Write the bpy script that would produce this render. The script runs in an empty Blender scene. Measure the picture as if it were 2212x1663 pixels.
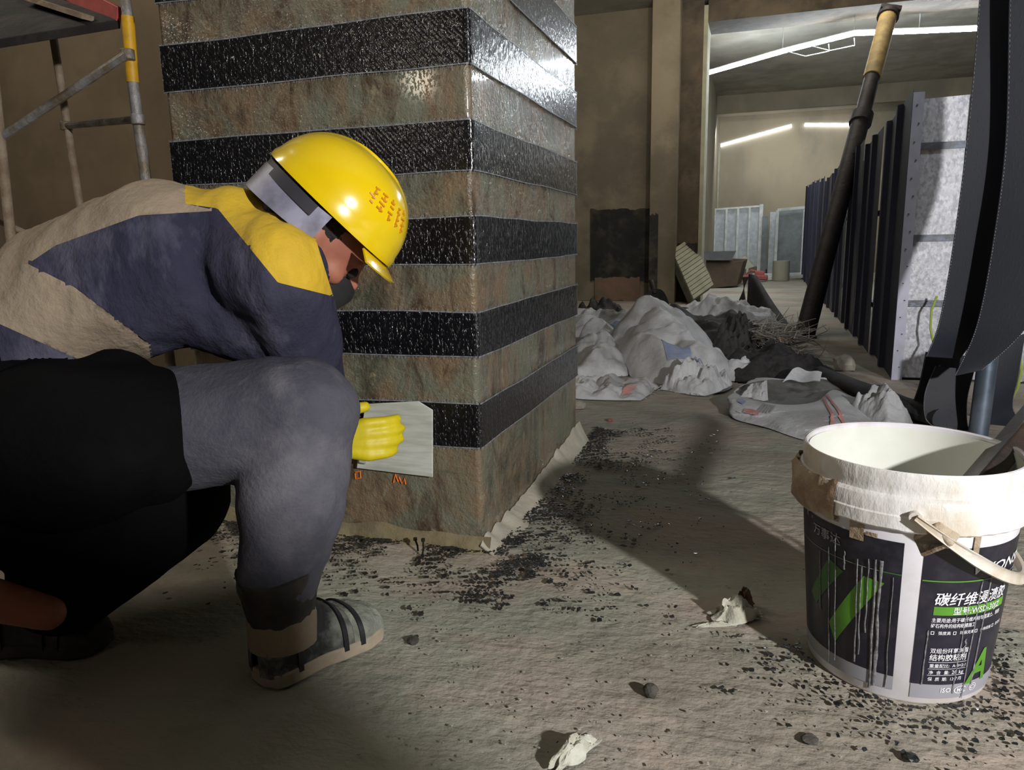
import bpy, bmesh, math, random
import numpy as np
from mathutils import Vector, Matrix, noise
random.seed(7)
PI = math.pi
scn = bpy.context.scene
COL = scn.collection

# ------------------------------------------------------------------ camera solve (photo frame 2212 x 1663)
W, HH, FOC, CAMH = 2212, 1663, 1600.0, 0.68
_v1 = np.array([528, -322., FOC]); _h0 = np.array([0, -322 + 0.0206 * 528, FOC])
_n = np.cross(_v1, _h0); _n /= np.linalg.norm(_n)
if _n[1] > 0: _n = -_n
_Y = _v1 / np.linalg.norm(_v1); _X = np.cross(_Y, _n); _X /= np.linalg.norm(_X)
if _X[0] < 0: _X = -_X
MW = np.array([_X, _Y, _n]); CC = np.array([0, 0, CAMH])
def ray(px, py): return MW @ np.array([px - 1106, py - 831.5, FOC])
def G(px, py, z=0.0):
    r = ray(px, py); return Vector(CC + r * (z - CAMH) / r[2])
def P(px, py, D): return Vector(CC + ray(px, py) * D / FOC)
def PY(px, py, y):
    r = ray(px, py); return Vector(CC + r * y / r[1])
def cdir(x, y, z): return Vector(MW @ np.array([x, y, z])).normalized()

cam = bpy.data.cameras.new('camera'); camo = bpy.data.objects.new('camera', cam); COL.objects.link(camo)
cam.sensor_width = 36; cam.lens = 36 * FOC / W; cam.clip_start = 0.02; cam.clip_end = 100
camo.matrix_world = Matrix([[MW[i][0], -MW[i][1], -MW[i][2], CC[i]] for i in range(3)] + [[0, 0, 0, 1]])
scn.camera = camo
scn.view_settings.view_transform = 'Standard'; scn.view_settings.look = 'None'
scn.view_settings.gamma = 1; scn.view_settings.use_curve_mapping = False
scn.view_settings.exposure = 0.0
# world: a trace of grey daylight reaching the basement
wd = bpy.data.worlds.new('world'); scn.world = wd; wd.use_nodes = True
wd.node_tree.nodes['Background'].inputs[0].default_value = (0.9, 0.9, 0.95, 1)
wd.node_tree.nodes['Background'].inputs[1].default_value = 0.022

def lamp(name, kind, loc, target, power, color=(1, 1, 1), size=0.1, size_y=None, spot=None):
    l = bpy.data.lights.new(name, kind); o = bpy.data.objects.new(name, l); COL.objects.link(o)
    l.energy = power; l.color = color
    o.location = loc
    o.rotation_euler = (Vector(target) - Vector(loc)).to_track_quat('-Z', 'Y').to_euler()
    if kind == 'AREA':
        l.size = size
        if size_y: l.shape = 'RECTANGLE'; l.size_y = size_y
    elif kind == 'SPOT':
        l.shadow_soft_size = size; l.spot_size = spot; l.spot_blend = 0.4
    else: l.shadow_soft_size = size
    return o
KEY = Vector((1.65, -0.45, 1.15))
lamp('site_floodlight', 'SPOT', KEY, (-0.3, 2.2, 0.35), 330, (1.0, 0.98, 0.96), 0.045, spot=math.radians(150))
lamp('left_work_lamp', 'POINT', (-2.2, -1.9, 1.75), (0, 0, 0), 10, (1.0, 0.86, 0.68), 0.10)
lamp('bay_ceiling_light', 'AREA', (-3.2, 1.2, 2.9), (-2.6, 3.4, 0.8), 34, (1.0, 0.9, 0.76), 2.0, 0.3)
lamp('middle_bay_light', 'AREA', (-0.2, 6.6, 2.9), (-0.8, 8.2, 1.2), 34, (1.0, 0.93, 0.8), 2.4, 0.3)
lamp('far_room_tube_light', 'AREA', (0.8, 10.3, 2.75), (0.8, 11.0, 0), 30, (0.93, 0.98, 1.0), 2.6, 0.2)
lamp('far_wall_tube_light', 'AREA', (0.3, 13.4, 2.4), (0.3, 14.7, 1.4), 26, (0.93, 0.98, 1.0), 2.4, 0.2)
lamp('added_sheet_spot', 'SPOT', (1.35, 2.75, 2.9), (1.0, 3.9, 0.8), 62, (0.9, 0.94, 1.0), 0.15, spot=math.radians(52))  # added spot, brightens the galvanised sheet

# ------------------------------------------------------------------ materials
def lin(c):
    return tuple(((v / 255) / 12.92 if v <= 10 else (((v / 255) + 0.055) / 1.055) ** 2.4) for v in c) + (1,)
MATS = {}
def mat(name, c1, c2=None, scale=5, rough=0.7, metal=0.0, bump=0.0, bscale=40, stretch=(1, 1, 1), c3=None, s3=2.0,
        coat=0.0, lo=0.4, hi=0.6, detail=5, emis=0, bdist=0.01, bump2=0, b2scale=6, spec=0.5):
    m = bpy.data.materials.new(name); m.use_nodes = True; nt = m.node_tree; N = nt.nodes; L = nt.links
    b = N['Principled BSDF']; b.inputs['Roughness'].default_value = rough; b.inputs['Metallic'].default_value = metal
    b.inputs['Coat Weight'].default_value = coat; b.inputs['Coat Roughness'].default_value = 0.12
    b.inputs['Specular IOR Level'].default_value = spec
    tc = N.new('ShaderNodeTexCoord'); mp = N.new('ShaderNodeMapping'); mp.inputs['Scale'].default_value = stretch
    L.new(tc.outputs['Object'], mp.inputs[0])
    def nz(s, d=5, r=0.6):
        n = N.new('ShaderNodeTexNoise'); n.inputs['Scale'].default_value = s; n.inputs['Detail'].default_value = d
        n.inputs['Roughness'].default_value = r; L.new(mp.outputs[0], n.inputs[0]); return n.outputs[0]
    def mix(f, a, bb):
        x = N.new('ShaderNodeMix'); x.data_type = 'RGBA'
        L.new(f, x.inputs[0])
        for i, v in ((6, a), (7, bb)):
            if isinstance(v, tuple): x.inputs[i].default_value = v
            else: L.new(v, x.inputs[i])
        return x.outputs[2]
    def ramp(f, l, h):
        r = N.new('ShaderNodeMapRange'); r.inputs[1].default_value = l; r.inputs[2].default_value = h; L.new(f, r.inputs[0]); return r.outputs[0]
    col = lin(c1)
    if c2: col = mix(ramp(nz(scale, detail), lo, hi), lin(c1), lin(c2))
    if c3: col = mix(ramp(nz(s3, 6, .65), 0.48, 0.62), col, lin(c3))
    if isinstance(col, tuple): b.inputs['Base Color'].default_value = col
    else: L.new(col, b.inputs['Base Color'])
    if bump:
        bn = N.new('ShaderNodeBump'); bn.inputs['Strength'].default_value = bump; bn.inputs['Distance'].default_value = bdist
        h = nz(bscale, 6)
        if bump2:
            ad = N.new('ShaderNodeMath'); ad.operation = 'MULTIPLY_ADD'; L.new(nz(b2scale, 4), ad.inputs[0]); ad.inputs[1].default_value = bump2; L.new(h, ad.inputs[2]); h = ad.outputs[0]
        L.new(h, bn.inputs['Height']); L.new(bn.outputs[0], b.inputs['Normal'])
    if emis:
        b.inputs['Emission Color'].default_value = lin(c1); b.inputs['Emission Strength'].default_value = emis
    MATS[name] = m
    m['_mp'] = 1
    return m

mat('floor', (164, 152, 140), (148, 153, 140), 2.6, 0.85, bump=0.95, bscale=42, c3=(140, 128, 116), s3=1.3, bdist=0.007, bump2=1.6, b2scale=13, detail=8, stretch=(0.8, 1.25, 1))
mat('concrete', (128, 117, 98), (110, 101, 85), 1.6, 0.9, bump=0.25, bscale=30, c3=(98, 90, 76), s3=0.8)
mat('concrete_dark', (92, 80, 64), (74, 66, 54), 3, 0.9, bump=0.4, bscale=20, c3=(60, 52, 42), s3=2.5)
mat('concrete_far', (150, 138, 116), (134, 124, 106), 1.2, 0.9, bump=0.1, c3=(124, 116, 100), s3=0.6, stretch=(1, 1, .5))
mat('ceiling', (176, 172, 158), (158, 154, 142), 1.5, 0.9, bump=0.15, c3=(146, 140, 128), s3=1.1)
mat('brown_wall', (116, 103, 84), (104, 92, 76), 1.2, 0.92, c3=(94, 84, 66), s3=.9)
mat('dark_patch', (24, 23, 22), (36, 34, 30), 6, 0.8, bump=0.3, bscale=20, c3=(62, 60, 48), s3=3)
mat('brick_pink', (128, 98, 82), (106, 92, 74), 4, 0.9, bump=0.3)
mat('galv', (214, 214, 222), (168, 170, 180), 70, 0.42, 0.15, bump=0.2, bscale=90, stretch=(1, 1, .6), c3=(196, 198, 204), s3=40, detail=2)
mat('galv_far', (190, 196, 198), (170, 176, 182), 12, 0.5, 0.3, bump=.05)
mat('flange', (186, 186, 204), (172, 174, 190), 8, 0.5, 0.2)
mat('fence_paint', (56, 58, 78), (44, 46, 62), 3, 0.55, 0.0, bump=0.05, bscale=14, stretch=(3, 3, .4), spec=.25)
mat('steel_grey', (118, 124, 138), (96, 92, 88), 12, 0.5, 0.6, bump=.3, bscale=50)
mat('pipe_zinc', (120, 132, 148), (96, 108, 122), 10, 0.45, 0.6)
mat('scaffold_silver', (150, 150, 152), (118, 106, 88), 14, 0.55, 0.35, bump=.4, bscale=60)
mat('scaffold_pale', (150, 136, 116), (126, 108, 88), 16, 0.7, 0.1, bump=.4, bscale=60)
mat('yellow_paint', (214, 164, 20), (196, 150, 30), 20, 0.5, bump=.2, bscale=60)
mat('red_paint', (176, 74, 70), (150, 60, 56), 12, 0.6)
mat('deck_black', (22, 19, 18), (32, 27, 25), 12, 0.9, bump=.6, bscale=30, c3=(48, 42, 38), s3=9)
mat('prop_dark', (62, 58, 62), (48, 42, 42), 9, 0.6, 0.3, bump=.3)
mat('prop_yellow', (170, 146, 92), (140, 122, 84), 10, 0.65, bump=.3)
mat('sack', (200, 202, 206), (182, 184, 188), 5, 0.62, bump=.35, bscale=70, c3=(158, 158, 160), s3=3, bump2=1, b2scale=18)
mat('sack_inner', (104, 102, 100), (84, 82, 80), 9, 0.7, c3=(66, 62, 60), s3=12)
mat('sack_dark', (58, 56, 56), (44, 42, 42), 6, 0.85, bump=.3, bscale=40)
mat('black_cloth', (36, 36, 38), (50, 48, 48), 7, 0.8, bump=.3, bscale=50)
mat('netting', (32, 30, 32), (48, 46, 46), 30, 0.85, bump=.8, bscale=80)
mat('twig', (176, 172, 164), (140, 136, 130), 20, 0.9)
mat('twig_orange', (176, 132, 92), None, 20, 0.9)
mat('print_red', (196, 128, 124), (178, 150, 148), 30, 0.8)
mat('print_blue', (128, 146, 184), (150, 158, 180), 30, 0.8)
mat('print_black', (52, 50, 54), (84, 82, 84), 60, 0.8)
mat('print_faded', (146, 144, 148), (170, 170, 174), 60, 0.8)
mat('print_tan', (150, 132, 108), (120, 102, 84), 40, 0.8)
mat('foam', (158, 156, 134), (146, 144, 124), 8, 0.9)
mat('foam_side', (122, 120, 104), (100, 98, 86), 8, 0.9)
mat('cardboard', (78, 62, 48), (60, 54, 42), 5, 0.85)
mat('dark_board', (46, 46, 48), (60, 58, 56), 6, 0.7)
mat('board_pale', (150, 146, 128), None, 6, 0.8)
mat('red_plastic', (176, 92, 84), (150, 84, 76), 9, 0.6)
mat('white_frame', (214, 218, 214), (190, 194, 190), 9, 0.5)
mat('glassy_grey', (110, 116, 118), (128, 136, 138), 6, 0.35, .2)
mat('stone', (170, 164, 152), (140, 136, 126), 10, 0.9, bump=.5, bscale=30)
mat('stone_dark', (84, 80, 74), (60, 58, 54), 14, 0.9, bump=.6, bscale=30)
mat('bucket_white', (226, 224, 232), (214, 212, 216), 4, 0.38, coat=.15, c3=(204, 198, 194), s3=5)
mat('bucket_collar', (226, 224, 224), (214, 212, 206), 9, 0.35, bump=.3, bscale=22, c3=(202, 190, 172), s3=6, coat=.3, bump2=.8, b2scale=50, stretch=(1, 1, .5))
mat('bucket_inner', (226, 228, 220), (214, 216, 206), 5, 0.4)
mat('resin_crust', (150, 126, 104), (176, 162, 140), 20, 0.5, bump=.8, bscale=50, coat=.3)
mat('label_black', (24, 24, 34), (34, 32, 48), 5, 0.4, c3=(42, 40, 50), s3=30)
mat('label_green', (96, 158, 48), (84, 140, 44), 10, 0.45)
mat('label_green_dark', (52, 92, 44), (64, 104, 50), 10, 0.45)
mat('label_grey', (150, 150, 158), None, 10, 0.5)
mat('label_ink', (226, 226, 232), None, 10, 0.5)
mat('label_ink_dim', (164, 164, 170), None, 10, 0.5)
mat('drip', (140, 140, 142), (100, 100, 106), 120, 0.45, bump=.3, bscale=90, coat=.2)
mat('handle_plastic', (214, 208, 198), (190, 178, 160), 14, 0.4, coat=.2, bump=.2)
mat('wood_dark', (34, 27, 24), (52, 38, 32), 6, 0.55, bump=.5, bscale=20, stretch=(1, 1, 1), coat=.3)
mat('chips', (20, 22, 24), (32, 34, 34), 40, 0.35, coat=.3)
mat('mortar', (180, 174, 158), (160, 156, 142), 8, 0.9, bump=.6, bscale=24)
mat('paper', (196, 196, 184), (172, 170, 154), 30, 0.9, bump=.6, bscale=60)
mat('leaf_brown', (96, 72, 54), None, 20, 0.8)
mat('helmet', (236, 204, 18), (228, 194, 14), 3, 0.22, coat=.6)
mat('helmet_ink', (206, 140, 14), None, 3, 0.4)
mat('strap_grey', (150, 150, 172), (112, 112, 128), 14, 0.45)
mat('strap_dark', (52, 50, 58), None, 14, 0.6)
mat('skin', (172, 112, 88), (150, 92, 74), 9, 0.6)
mat('hair', (24, 20, 20), (34, 30, 28), 60, 0.7, bump=.6, bscale=150)
mat('mask_black', (22, 22, 24), (34, 34, 36), 20, 0.8)
mat('navy', (48, 48, 66), (62, 62, 78), 4, 0.85, bump=.4, bscale=120, c3=(92, 92, 108), s3=5, stretch=(1, 1, .5), spec=.15)
mat('beige', (158, 142, 122), (140, 126, 108), 4, 0.9, bump=.4, bscale=80)
mat('yellow_cloth', (208, 172, 40), (188, 156, 44), 5, 0.8, bump=.3, bscale=70)
mat('trouser', (84, 84, 94), (64, 64, 76), 5, 0.85, bump=.35, bscale=110, c3=(106, 105, 112), s3=3.5)
mat('cloth_shade_black', (15, 15, 17), (11, 11, 12), 5, 0.95, bump=.3, bscale=100, spec=.05)  # shadow on seat, kneeling leg and jacket tail painted in as black
mat('shoe_upper', (40, 42, 46), (122, 124, 116), 22, 0.7, bump=.4, bscale=60, c3=(30, 32, 34), s3=14)
mat('shoe_toe', (150, 156, 142), (116, 118, 110), 22, 0.8, bump=.8, bscale=60)
mat('shoe_sole', (168, 154, 134), (150, 138, 120), 22, 0.75)
mat('shoe_black', (26, 26, 30), None, 22, 0.5)
mat('shoe_dark', (46, 44, 42), (62, 58, 52), 22, 0.8)
mat('glove', (212, 194, 22), (196, 178, 20), 10, 0.5)
mat('scraper', (206, 208, 200), (178, 182, 170), 30, 0.5, stretch=(.2, 1, 2))
mat('cable', (170, 186, 90), None, 10, 0.5)
mat('orange_ink', (210, 112, 36), None, 10, 0.7)
mat('nail', (44, 40, 34), None, 10, 0.5, .5)
mat('thread', (168, 172, 176), (120, 124, 130), 90, 0.4)
mat('zip', (150, 96, 92), None, 20, .5)
for n_, e_ in (('tube_near', 110.0), ('tube_far', 7)):
    mat(n_, (236, 246, 255), emis=e_)
mat('carton', (128, 104, 78), (112, 92, 70), 5, 0.9)  # used on the added unseen shade boxes

def column_material():
    m = mat('column_face', (104, 104, 88), rough=0.3)
    nt = m.node_tree; N = nt.nodes; L = nt.links; b = N['Principled BSDF']
    tc = N.new('ShaderNodeTexCoord')
    def mp(s):
        x = N.new('ShaderNodeMapping'); x.inputs['Scale'].default_value = s; L.new(tc.outputs['Object'], x.inputs[0]); return x.outputs[0]
    def nz(v, s, d=6, r=.6, dist=0):
        n = N.new('ShaderNodeTexNoise'); n.inputs['Scale'].default_value = s; n.inputs['Detail'].default_value = d
        n.inputs['Roughness'].default_value = r; n.inputs['Distortion'].default_value = dist; L.new(v, n.inputs[0]); return n.outputs[0]
    def rg(f, l, h):
        r = N.new('ShaderNodeMapRange'); r.inputs[1].default_value = l; r.inputs[2].default_value = h; L.new(f, r.inputs[0]); return r.outputs[0]
    def mix(f, a, bb):
        x = N.new('ShaderNodeMix'); x.data_type = 'RGBA'; L.new(f, x.inputs[0])
        for i, v in ((6, a), (7, bb)):
            if isinstance(v, tuple): x.inputs[i].default_value = v
            else: L.new(v, x.inputs[i])
        return x.outputs[2]
    v1 = mp((1, 1, .7)); v2 = mp((1, 1, .45))
    c = mix(rg(nz(v1, 7, 7, .6, .8), .42, .58), lin((112, 114, 98)), lin((124, 106, 84)))
    c = mix(rg(nz(v2, 13, 8, .7, .8), .50, .66), c, lin((74, 58, 44)))
    c = mix(rg(nz(v1, 4, 8, .75, .6), .54, .68), c, lin((58, 62, 52)))
    c = mix(rg(nz(v2, 26, 5, .7, .5), .60, .68), c, lin((134, 126, 104)))
    L.new(c, b.inputs['Base Color'])
    r = rg(nz(v1, 5), .35, .65)
    rr = N.new('ShaderNodeMapRange'); rr.inputs[3].default_value = .16; rr.inputs[4].default_value = .5; L.new(r, rr.inputs[0]); L.new(rr.outputs[0], b.inputs['Roughness'])
    bn = N.new('ShaderNodeBump'); bn.inputs['Strength'].default_value = .9; bn.inputs['Distance'].default_value = .004
    a = N.new('ShaderNodeMath'); a.operation = 'MULTIPLY_ADD'; L.new(nz(v1, 14), a.inputs[0]); a.inputs[1].default_value = 2.0; L.new(nz(mp((1, 1, 1)), 110, 3), a.inputs[2])
    L.new(a.outputs[0], bn.inputs['Height']); L.new(bn.outputs[0], b.inputs['Normal'])
    b2 = N.new('ShaderNodeBump'); b2.inputs['Strength'].default_value = 1; b2.inputs['Distance'].default_value = .003
    L.new(rg(nz(mp((1, 1, .6)), 150, 2), .50, .66), b2.inputs['Height']); L.new(b2.outputs[0], b.inputs['Coat Normal'])
    b.inputs['Coat Weight'].default_value = .7; b.inputs['Coat Roughness'].default_value = .08
    return m
column_material()
def carbon_material(name, base, rough, str_=.8, dist=.003, cw=.5, cr=.2):
    m = mat(name, base, rough=rough); nt = m.node_tree; N = nt.nodes; L = nt.links; b = N['Principled BSDF']
    b.inputs['Coat Weight'].default_value = cw; b.inputs['Coat Roughness'].default_value = cr
    tc = N.new('ShaderNodeTexCoord'); mp = N.new('ShaderNodeMapping'); L.new(tc.outputs['Object'], mp.inputs[0])
    mp.inputs['Scale'].default_value = (1, 1, .35)
    n = N.new('ShaderNodeTexNoise'); n.inputs['Scale'].default_value = 170; n.inputs['Detail'].default_value = 3; L.new(mp.outputs[0], n.inputs[0])
    w = N.new('ShaderNodeTexWave'); w.wave_type = 'BANDS'; w.bands_direction = 'DIAGONAL'; w.inputs['Scale'].default_value = 55; w.inputs['Distortion'].default_value = .6
    L.new(tc.outputs['Object'], w.inputs[0])
    n2 = N.new('ShaderNodeTexNoise'); n2.inputs['Scale'].default_value = 60; n2.inputs['Detail'].default_value = 4; L.new(tc.outputs['Object'], n2.inputs[0])
    a = N.new('ShaderNodeMath'); a.operation = 'MULTIPLY_ADD'; L.new(w.outputs['Fac'], a.inputs[0]); a.inputs[1].default_value = .10; mr = N.new('ShaderNodeMapRange'); mr.inputs[1].default_value = .55; mr.inputs[2].default_value = .72; L.new(n.outputs[0], mr.inputs[0]); L.new(mr.outputs[0], a.inputs[2])
    a2 = N.new('ShaderNodeMath'); a2.operation = 'MULTIPLY_ADD'; L.new(n2.outputs[0], a2.inputs[0]); a2.inputs[1].default_value = .9; L.new(a.outputs[0], a2.inputs[2])
    bn = N.new('ShaderNodeBump'); bn.inputs['Strength'].default_value = str_; bn.inputs['Distance'].default_value = dist
    L.new(a2.outputs[0], bn.inputs['Height']); L.new(bn.outputs[0], b.inputs['Normal']); L.new(bn.outputs[0], b.inputs['Coat Normal'])
    return m
carbon_material('carbon', (14, 14, 18), .30, 1.0, .0016, .8, .12)
carbon_material('carbon_sheet', (24, 28, 40), .62, .3, .0006, .0, .3)

# ------------------------------------------------------------------ mesh helpers
class MB:
    def __init__(s): s.v = []; s.f = []
    def add(s, vs, fs):
        k = len(s.v); s.v += [Vector(v) for v in vs]; s.f += [tuple(i + k for i in f) for f in fs]; return s
    def box(s, c, size, R=None):
        c = Vector(c); h = Vector(size) / 2
        vs = [Vector((x * h.x, y * h.y, z * h.z)) for x in (-1, 1) for y in (-1, 1) for z in (-1, 1)]
        if R: vs = [R @ v for v in vs]
        return s.add([c + v for v in vs], [(0, 1, 3, 2), (4, 6, 7, 5), (0, 4, 5, 1), (2, 3, 7, 6), (0, 2, 6, 4), (1, 5, 7, 3)])
    def bar(s, a, b, w, h, up=(0, 0, 1)):
        a = Vector(a); b = Vector(b); d = (b - a).normalized(); u = Vector(up); sd = d.cross(u).normalized(); u2 = sd.cross(d)
        vs = [p + sd * x * w / 2 + u2 * z * h / 2 for p in (a, b) for x in (-1, 1) for z in (-1, 1)]
        return s.add(vs, [(0, 1, 3, 2), (4, 6, 7, 5), (0, 4, 5, 1), (2, 3, 7, 6), (0, 2, 6, 4), (1, 5, 7, 3)])
    def tube(s, pts, r, n=10, caps=True):
        pts = [Vector(p) for p in pts]; rs = r if isinstance(r, (list, tuple)) else [r] * len(pts)
        t0 = (pts[1] - pts[0]).normalized(); up = Vector((0, 0, 1)) if abs(t0.z) < .9 else Vector((1, 0, 0))
        sd = t0.cross(up).normalized(); vs = []
        for i, p in enumerate(pts):
            t = (pts[min(i + 1, len(pts) - 1)] - pts[max(i - 1, 0)]).normalized()
            sd = (sd - t * sd.dot(t)).normalized(); u = t.cross(sd)
            vs += [p + (sd * math.cos(a) + u * math.sin(a)) * rs[i] for a in [2 * PI * k / n for k in range(n)]]
        fs = [(i * n + k, i * n + (k + 1) % n, (i + 1) * n + (k + 1) % n, (i + 1) * n + k) for i in range(len(pts) - 1) for k in range(n)]
        if caps: fs += [tuple(range(n))[::-1], tuple(range((len(pts) - 1) * n, len(pts) * n))]
        return s.add(vs, fs)
    def lathe(s, prof, c, n=64, a0=0, a1=2 * PI, wob=None):
        full = abs(a1 - a0 - 2 * PI) < 1e-6; m = n if full else n + 1; vs = []
        for (r, z) in prof:
            for k in range(m):
                a = a0 + (a1 - a0) * k / n; rr, zz = (r, z) if not wob else wob(r, z, a)
                vs.append((c[0] + rr * math.cos(a), c[1] + rr * math.sin(a), c[2] + zz))
        fs = [(i * m + k, i * m + (k + 1) % m, (i + 1) * m + (k + 1) % m, (i + 1) * m + k) for i in range(len(prof) - 1) for k in range(n)]
        return s.add(vs, fs)
    def grid(s, fn, nu, nv):
        vs = [fn(i / nu, j / nv) for i in range(nu + 1) for j in range(nv + 1)]
        return s.add(vs, [(i * (nv + 1) + j, (i + 1) * (nv + 1) + j, (i + 1) * (nv + 1) + j + 1, i * (nv + 1) + j + 1) for i in range(nu) for j in range(nv)])
    def prism(s, poly, d):
        k = len(poly); d = Vector(d)
        return s.add([Vector(p) for p in poly] + [Vector(p) + d for p in poly], [tuple(range(k)), tuple(range(2 * k - 1, k - 1, -1))] + [(i, i + k, (i + 1) % k + k, (i + 1) % k) for i in range(k)])
    def build(s, name, m, parent=None, smooth=True, bevel=0, solid=0, angle=35):
        me = bpy.data.meshes.new(name)
        off = worldloc(parent) if parent else Vector((0, 0, 0))
        me.from_pydata([tuple(v - off) for v in s.v], [], s.f); me.update()
        return finish(me, name, m, parent, smooth, bevel, solid, angle)
def worldloc(o):
    l = Vector((0, 0, 0))
    while o: l = l + o.location; o = o.parent
    return l
def finish(me, name, m, parent=None, smooth=True, bevel=0, solid=0, angle=35):
    bm = bmesh.new(); bm.from_mesh(me); bmesh.ops.recalc_face_normals(bm, faces=bm.faces); bm.to_mesh(me); bm.free()
    o = bpy.data.objects.new(name, me); COL.objects.link(o); o.parent = parent
    if smooth:
        me.shade_smooth()
        if angle < 180: me.set_sharp_from_angle(angle=math.radians(angle))
    if m: me.materials.append(MATS[m])
    if solid:
        md = o.modifiers.new('t', 'SOLIDIFY'); md.thickness = solid; md.offset = 0
        md = o.modifiers.new('e', 'EDGE_SPLIT'); md.split_angle = math.radians(50)
    if bevel:
        md = o.modifiers.new('b', 'BEVEL'); md.width = bevel; md.segments = 2; md.limit_method = 'ANGLE'
    return o
def tag(o, label, cat, group=None, kind=None):
    if label: o['label'] = label
    if cat: o['category'] = cat
    if group: o['group'] = group
    if kind: o['kind'] = kind
    return o
def thing(name, loc, label, cat, group=None):
    o = bpy.data.objects.new(name, None); COL.objects.link(o); o.location = loc; o.empty_display_size = .1
    return tag(o, label, cat, group)
def struct(o): o['kind'] = 'structure'; return o
def ridge(p, sc=6.0, o=3):
    a = 0; am = .5
    for _ in range(o):
        a += am * (1 - 2.4 * abs(noise.noise(p * sc))); sc *= 2.07; am *= .5; p = p + Vector((3.1, 1.7, 5.3))
    return a
_CD = [Vector((math.cos(a), math.sin(a), .3 * math.cos(3 * a))) for a in (.3, 1.25, 2.1, 2.75, .85, 1.7)]
def crumple(p, f=1.0):
    w = noise.noise_vector(p * f * .7) * .9; a = 0
    for k, d in enumerate(_CD):
        t = (p.dot(d) * f * (1.0 + .45 * k) + w[k % 3] * (1 + .2 * k) + k * .37) % 1.0
        a += (abs(t * 2 - 1) * 2 - 1) / (1.3 + .6 * k)
    return a * .42
def fbm(p, sc, o=4):
    a = 0; am = .5
    for _ in range(o): a += am * noise.noise(p * sc); sc *= 2.1; am *= .5
    return a

# ------------------------------------------------------------------ setting: floor, walls, ceiling
def axis(segs):
    out = []
    for a, b, st in segs:
        n = max(1, round((b - a) / st)); out += [a + (b - a) * i / n for i in range(n)]
    return out + [segs[-1][1]]
xs = axis([(-9, -2.4, .6), (-2.4, -1.6, .06), (-1.6, 1.3, .014), (1.3, 2.5, .06), (2.5, 9, .6)])
ys = axis([(-6, 0.2, .4), (.2, .7, .04), (.7, 2.6, .014), (2.6, 5.0, .03), (5, 15, .12)])
fl = MB(); vs = []
for x in xs:
    for y in ys:
        p = Vector((x, y, 0)); z = 0
        if -2.5 < x < 2.6 and y > .2:
            z = .0045 * ridge(Vector((x * 1.0, y * 1.6, 0)), 5.5, 4) + .004 * fbm(p, 2.2, 3) - .001
            if y > 3.2: z += .012 * fbm(p, 3.5, 3)
            z = min(z, .006) - .003
        vs.append((x, y, z))
ny = len(ys)
fl.add(vs, [(i * ny + j, (i + 1) * ny + j, (i + 1) * ny + j + 1, i * ny + j + 1) for i in range(len(xs) - 1) for j in range(ny - 1)])
struct(fl.build('floor', 'floor', smooth=True, angle=180))

def wall(name, lo, hi, m): return struct(MB().box([(a + b) / 2 for a, b in zip(lo, hi)], [b - a for a, b in zip(lo, hi)]).build(name, m, smooth=False))
wall('ceiling', (-9, -6, 3.0), (9, 15, 3.2), 'ceiling')
wall('wall_far', (-2.0, 14.7, 0), (9, 15.0, 3.0), 'concrete_far')
wall('wall_left', (-9.2, -6, 0), (-9, 15, 3.0), 'brown_wall')
wall('wall_left_bay', (-9, 3.35, 0), (-1.95, 3.6, 3.0), 'brown_wall')
struct(MB().lathe([(.24, 0), (.24, 3.0)], (-1.98, 3.1, 0), 48).build('trim_round_pier', 'brown_wall'))
wall('wall_middle', (-2.6, 8.25, 0), (-1.07, 8.6, 3.0), 'concrete')
wall('trim_pilaster', (-1.07, 8.0, 0), (-0.80, 8.6, 3.0), 'concrete')
wall('trim_dark_jamb', (-0.80, 8.2, 0), (-0.585, 8.6, 3.0), 'concrete_dark')
wall('trim_jamb_bead', (-0.585, 8.2, 0), (-0.545, 8.6, 2.95), 'foam')
wall('wall_far_left', (-0.93, 8.6, 0), (-0.72, 14.7, 3.0), 'concrete_far')
wall('trim_corner_bead', (-0.74, 14.55, 0), (-0.69, 14.7, 2.35), 'foam')
wall('trim_beam', (-.545, 8.2, 2.79), (9, 8.7, 3.0), 'concrete_dark')
wall('trim_far_beam', (-0.93, 13.6, 2.72), (9, 14.0, 3.0), 'concrete_far')
wall('wall_right', (9, -6, 0), (9.2, 15, 3.0), 'brown_wall')
# dark ragged-edged patches and a bare pink patch at the foot of the middle wall
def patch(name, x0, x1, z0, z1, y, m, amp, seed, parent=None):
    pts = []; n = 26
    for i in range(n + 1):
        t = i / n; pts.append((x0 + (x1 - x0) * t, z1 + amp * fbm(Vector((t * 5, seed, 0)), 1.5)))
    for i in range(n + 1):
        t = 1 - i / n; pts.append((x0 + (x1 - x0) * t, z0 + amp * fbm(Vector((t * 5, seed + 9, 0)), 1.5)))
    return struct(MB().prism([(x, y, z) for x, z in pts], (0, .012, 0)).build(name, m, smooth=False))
patch('trim_dark_patch', -1.75, -1.08, .22, 1.0, 8.238, 'dark_patch', .05, 1)
patch('trim_dark_patch_pilaster', -1.07, -.98, .0, .92, 7.988, 'dark_patch', .05, 4)
patch('trim_dark_patch_jamb', -.795, -.59, .0, .62, 8.188, 'dark_patch', .03, 7)
patch('trim_bare_patch', -1.7, -1.2, .0, .26, 8.23, 'brick_pink', .05, 2)

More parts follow.
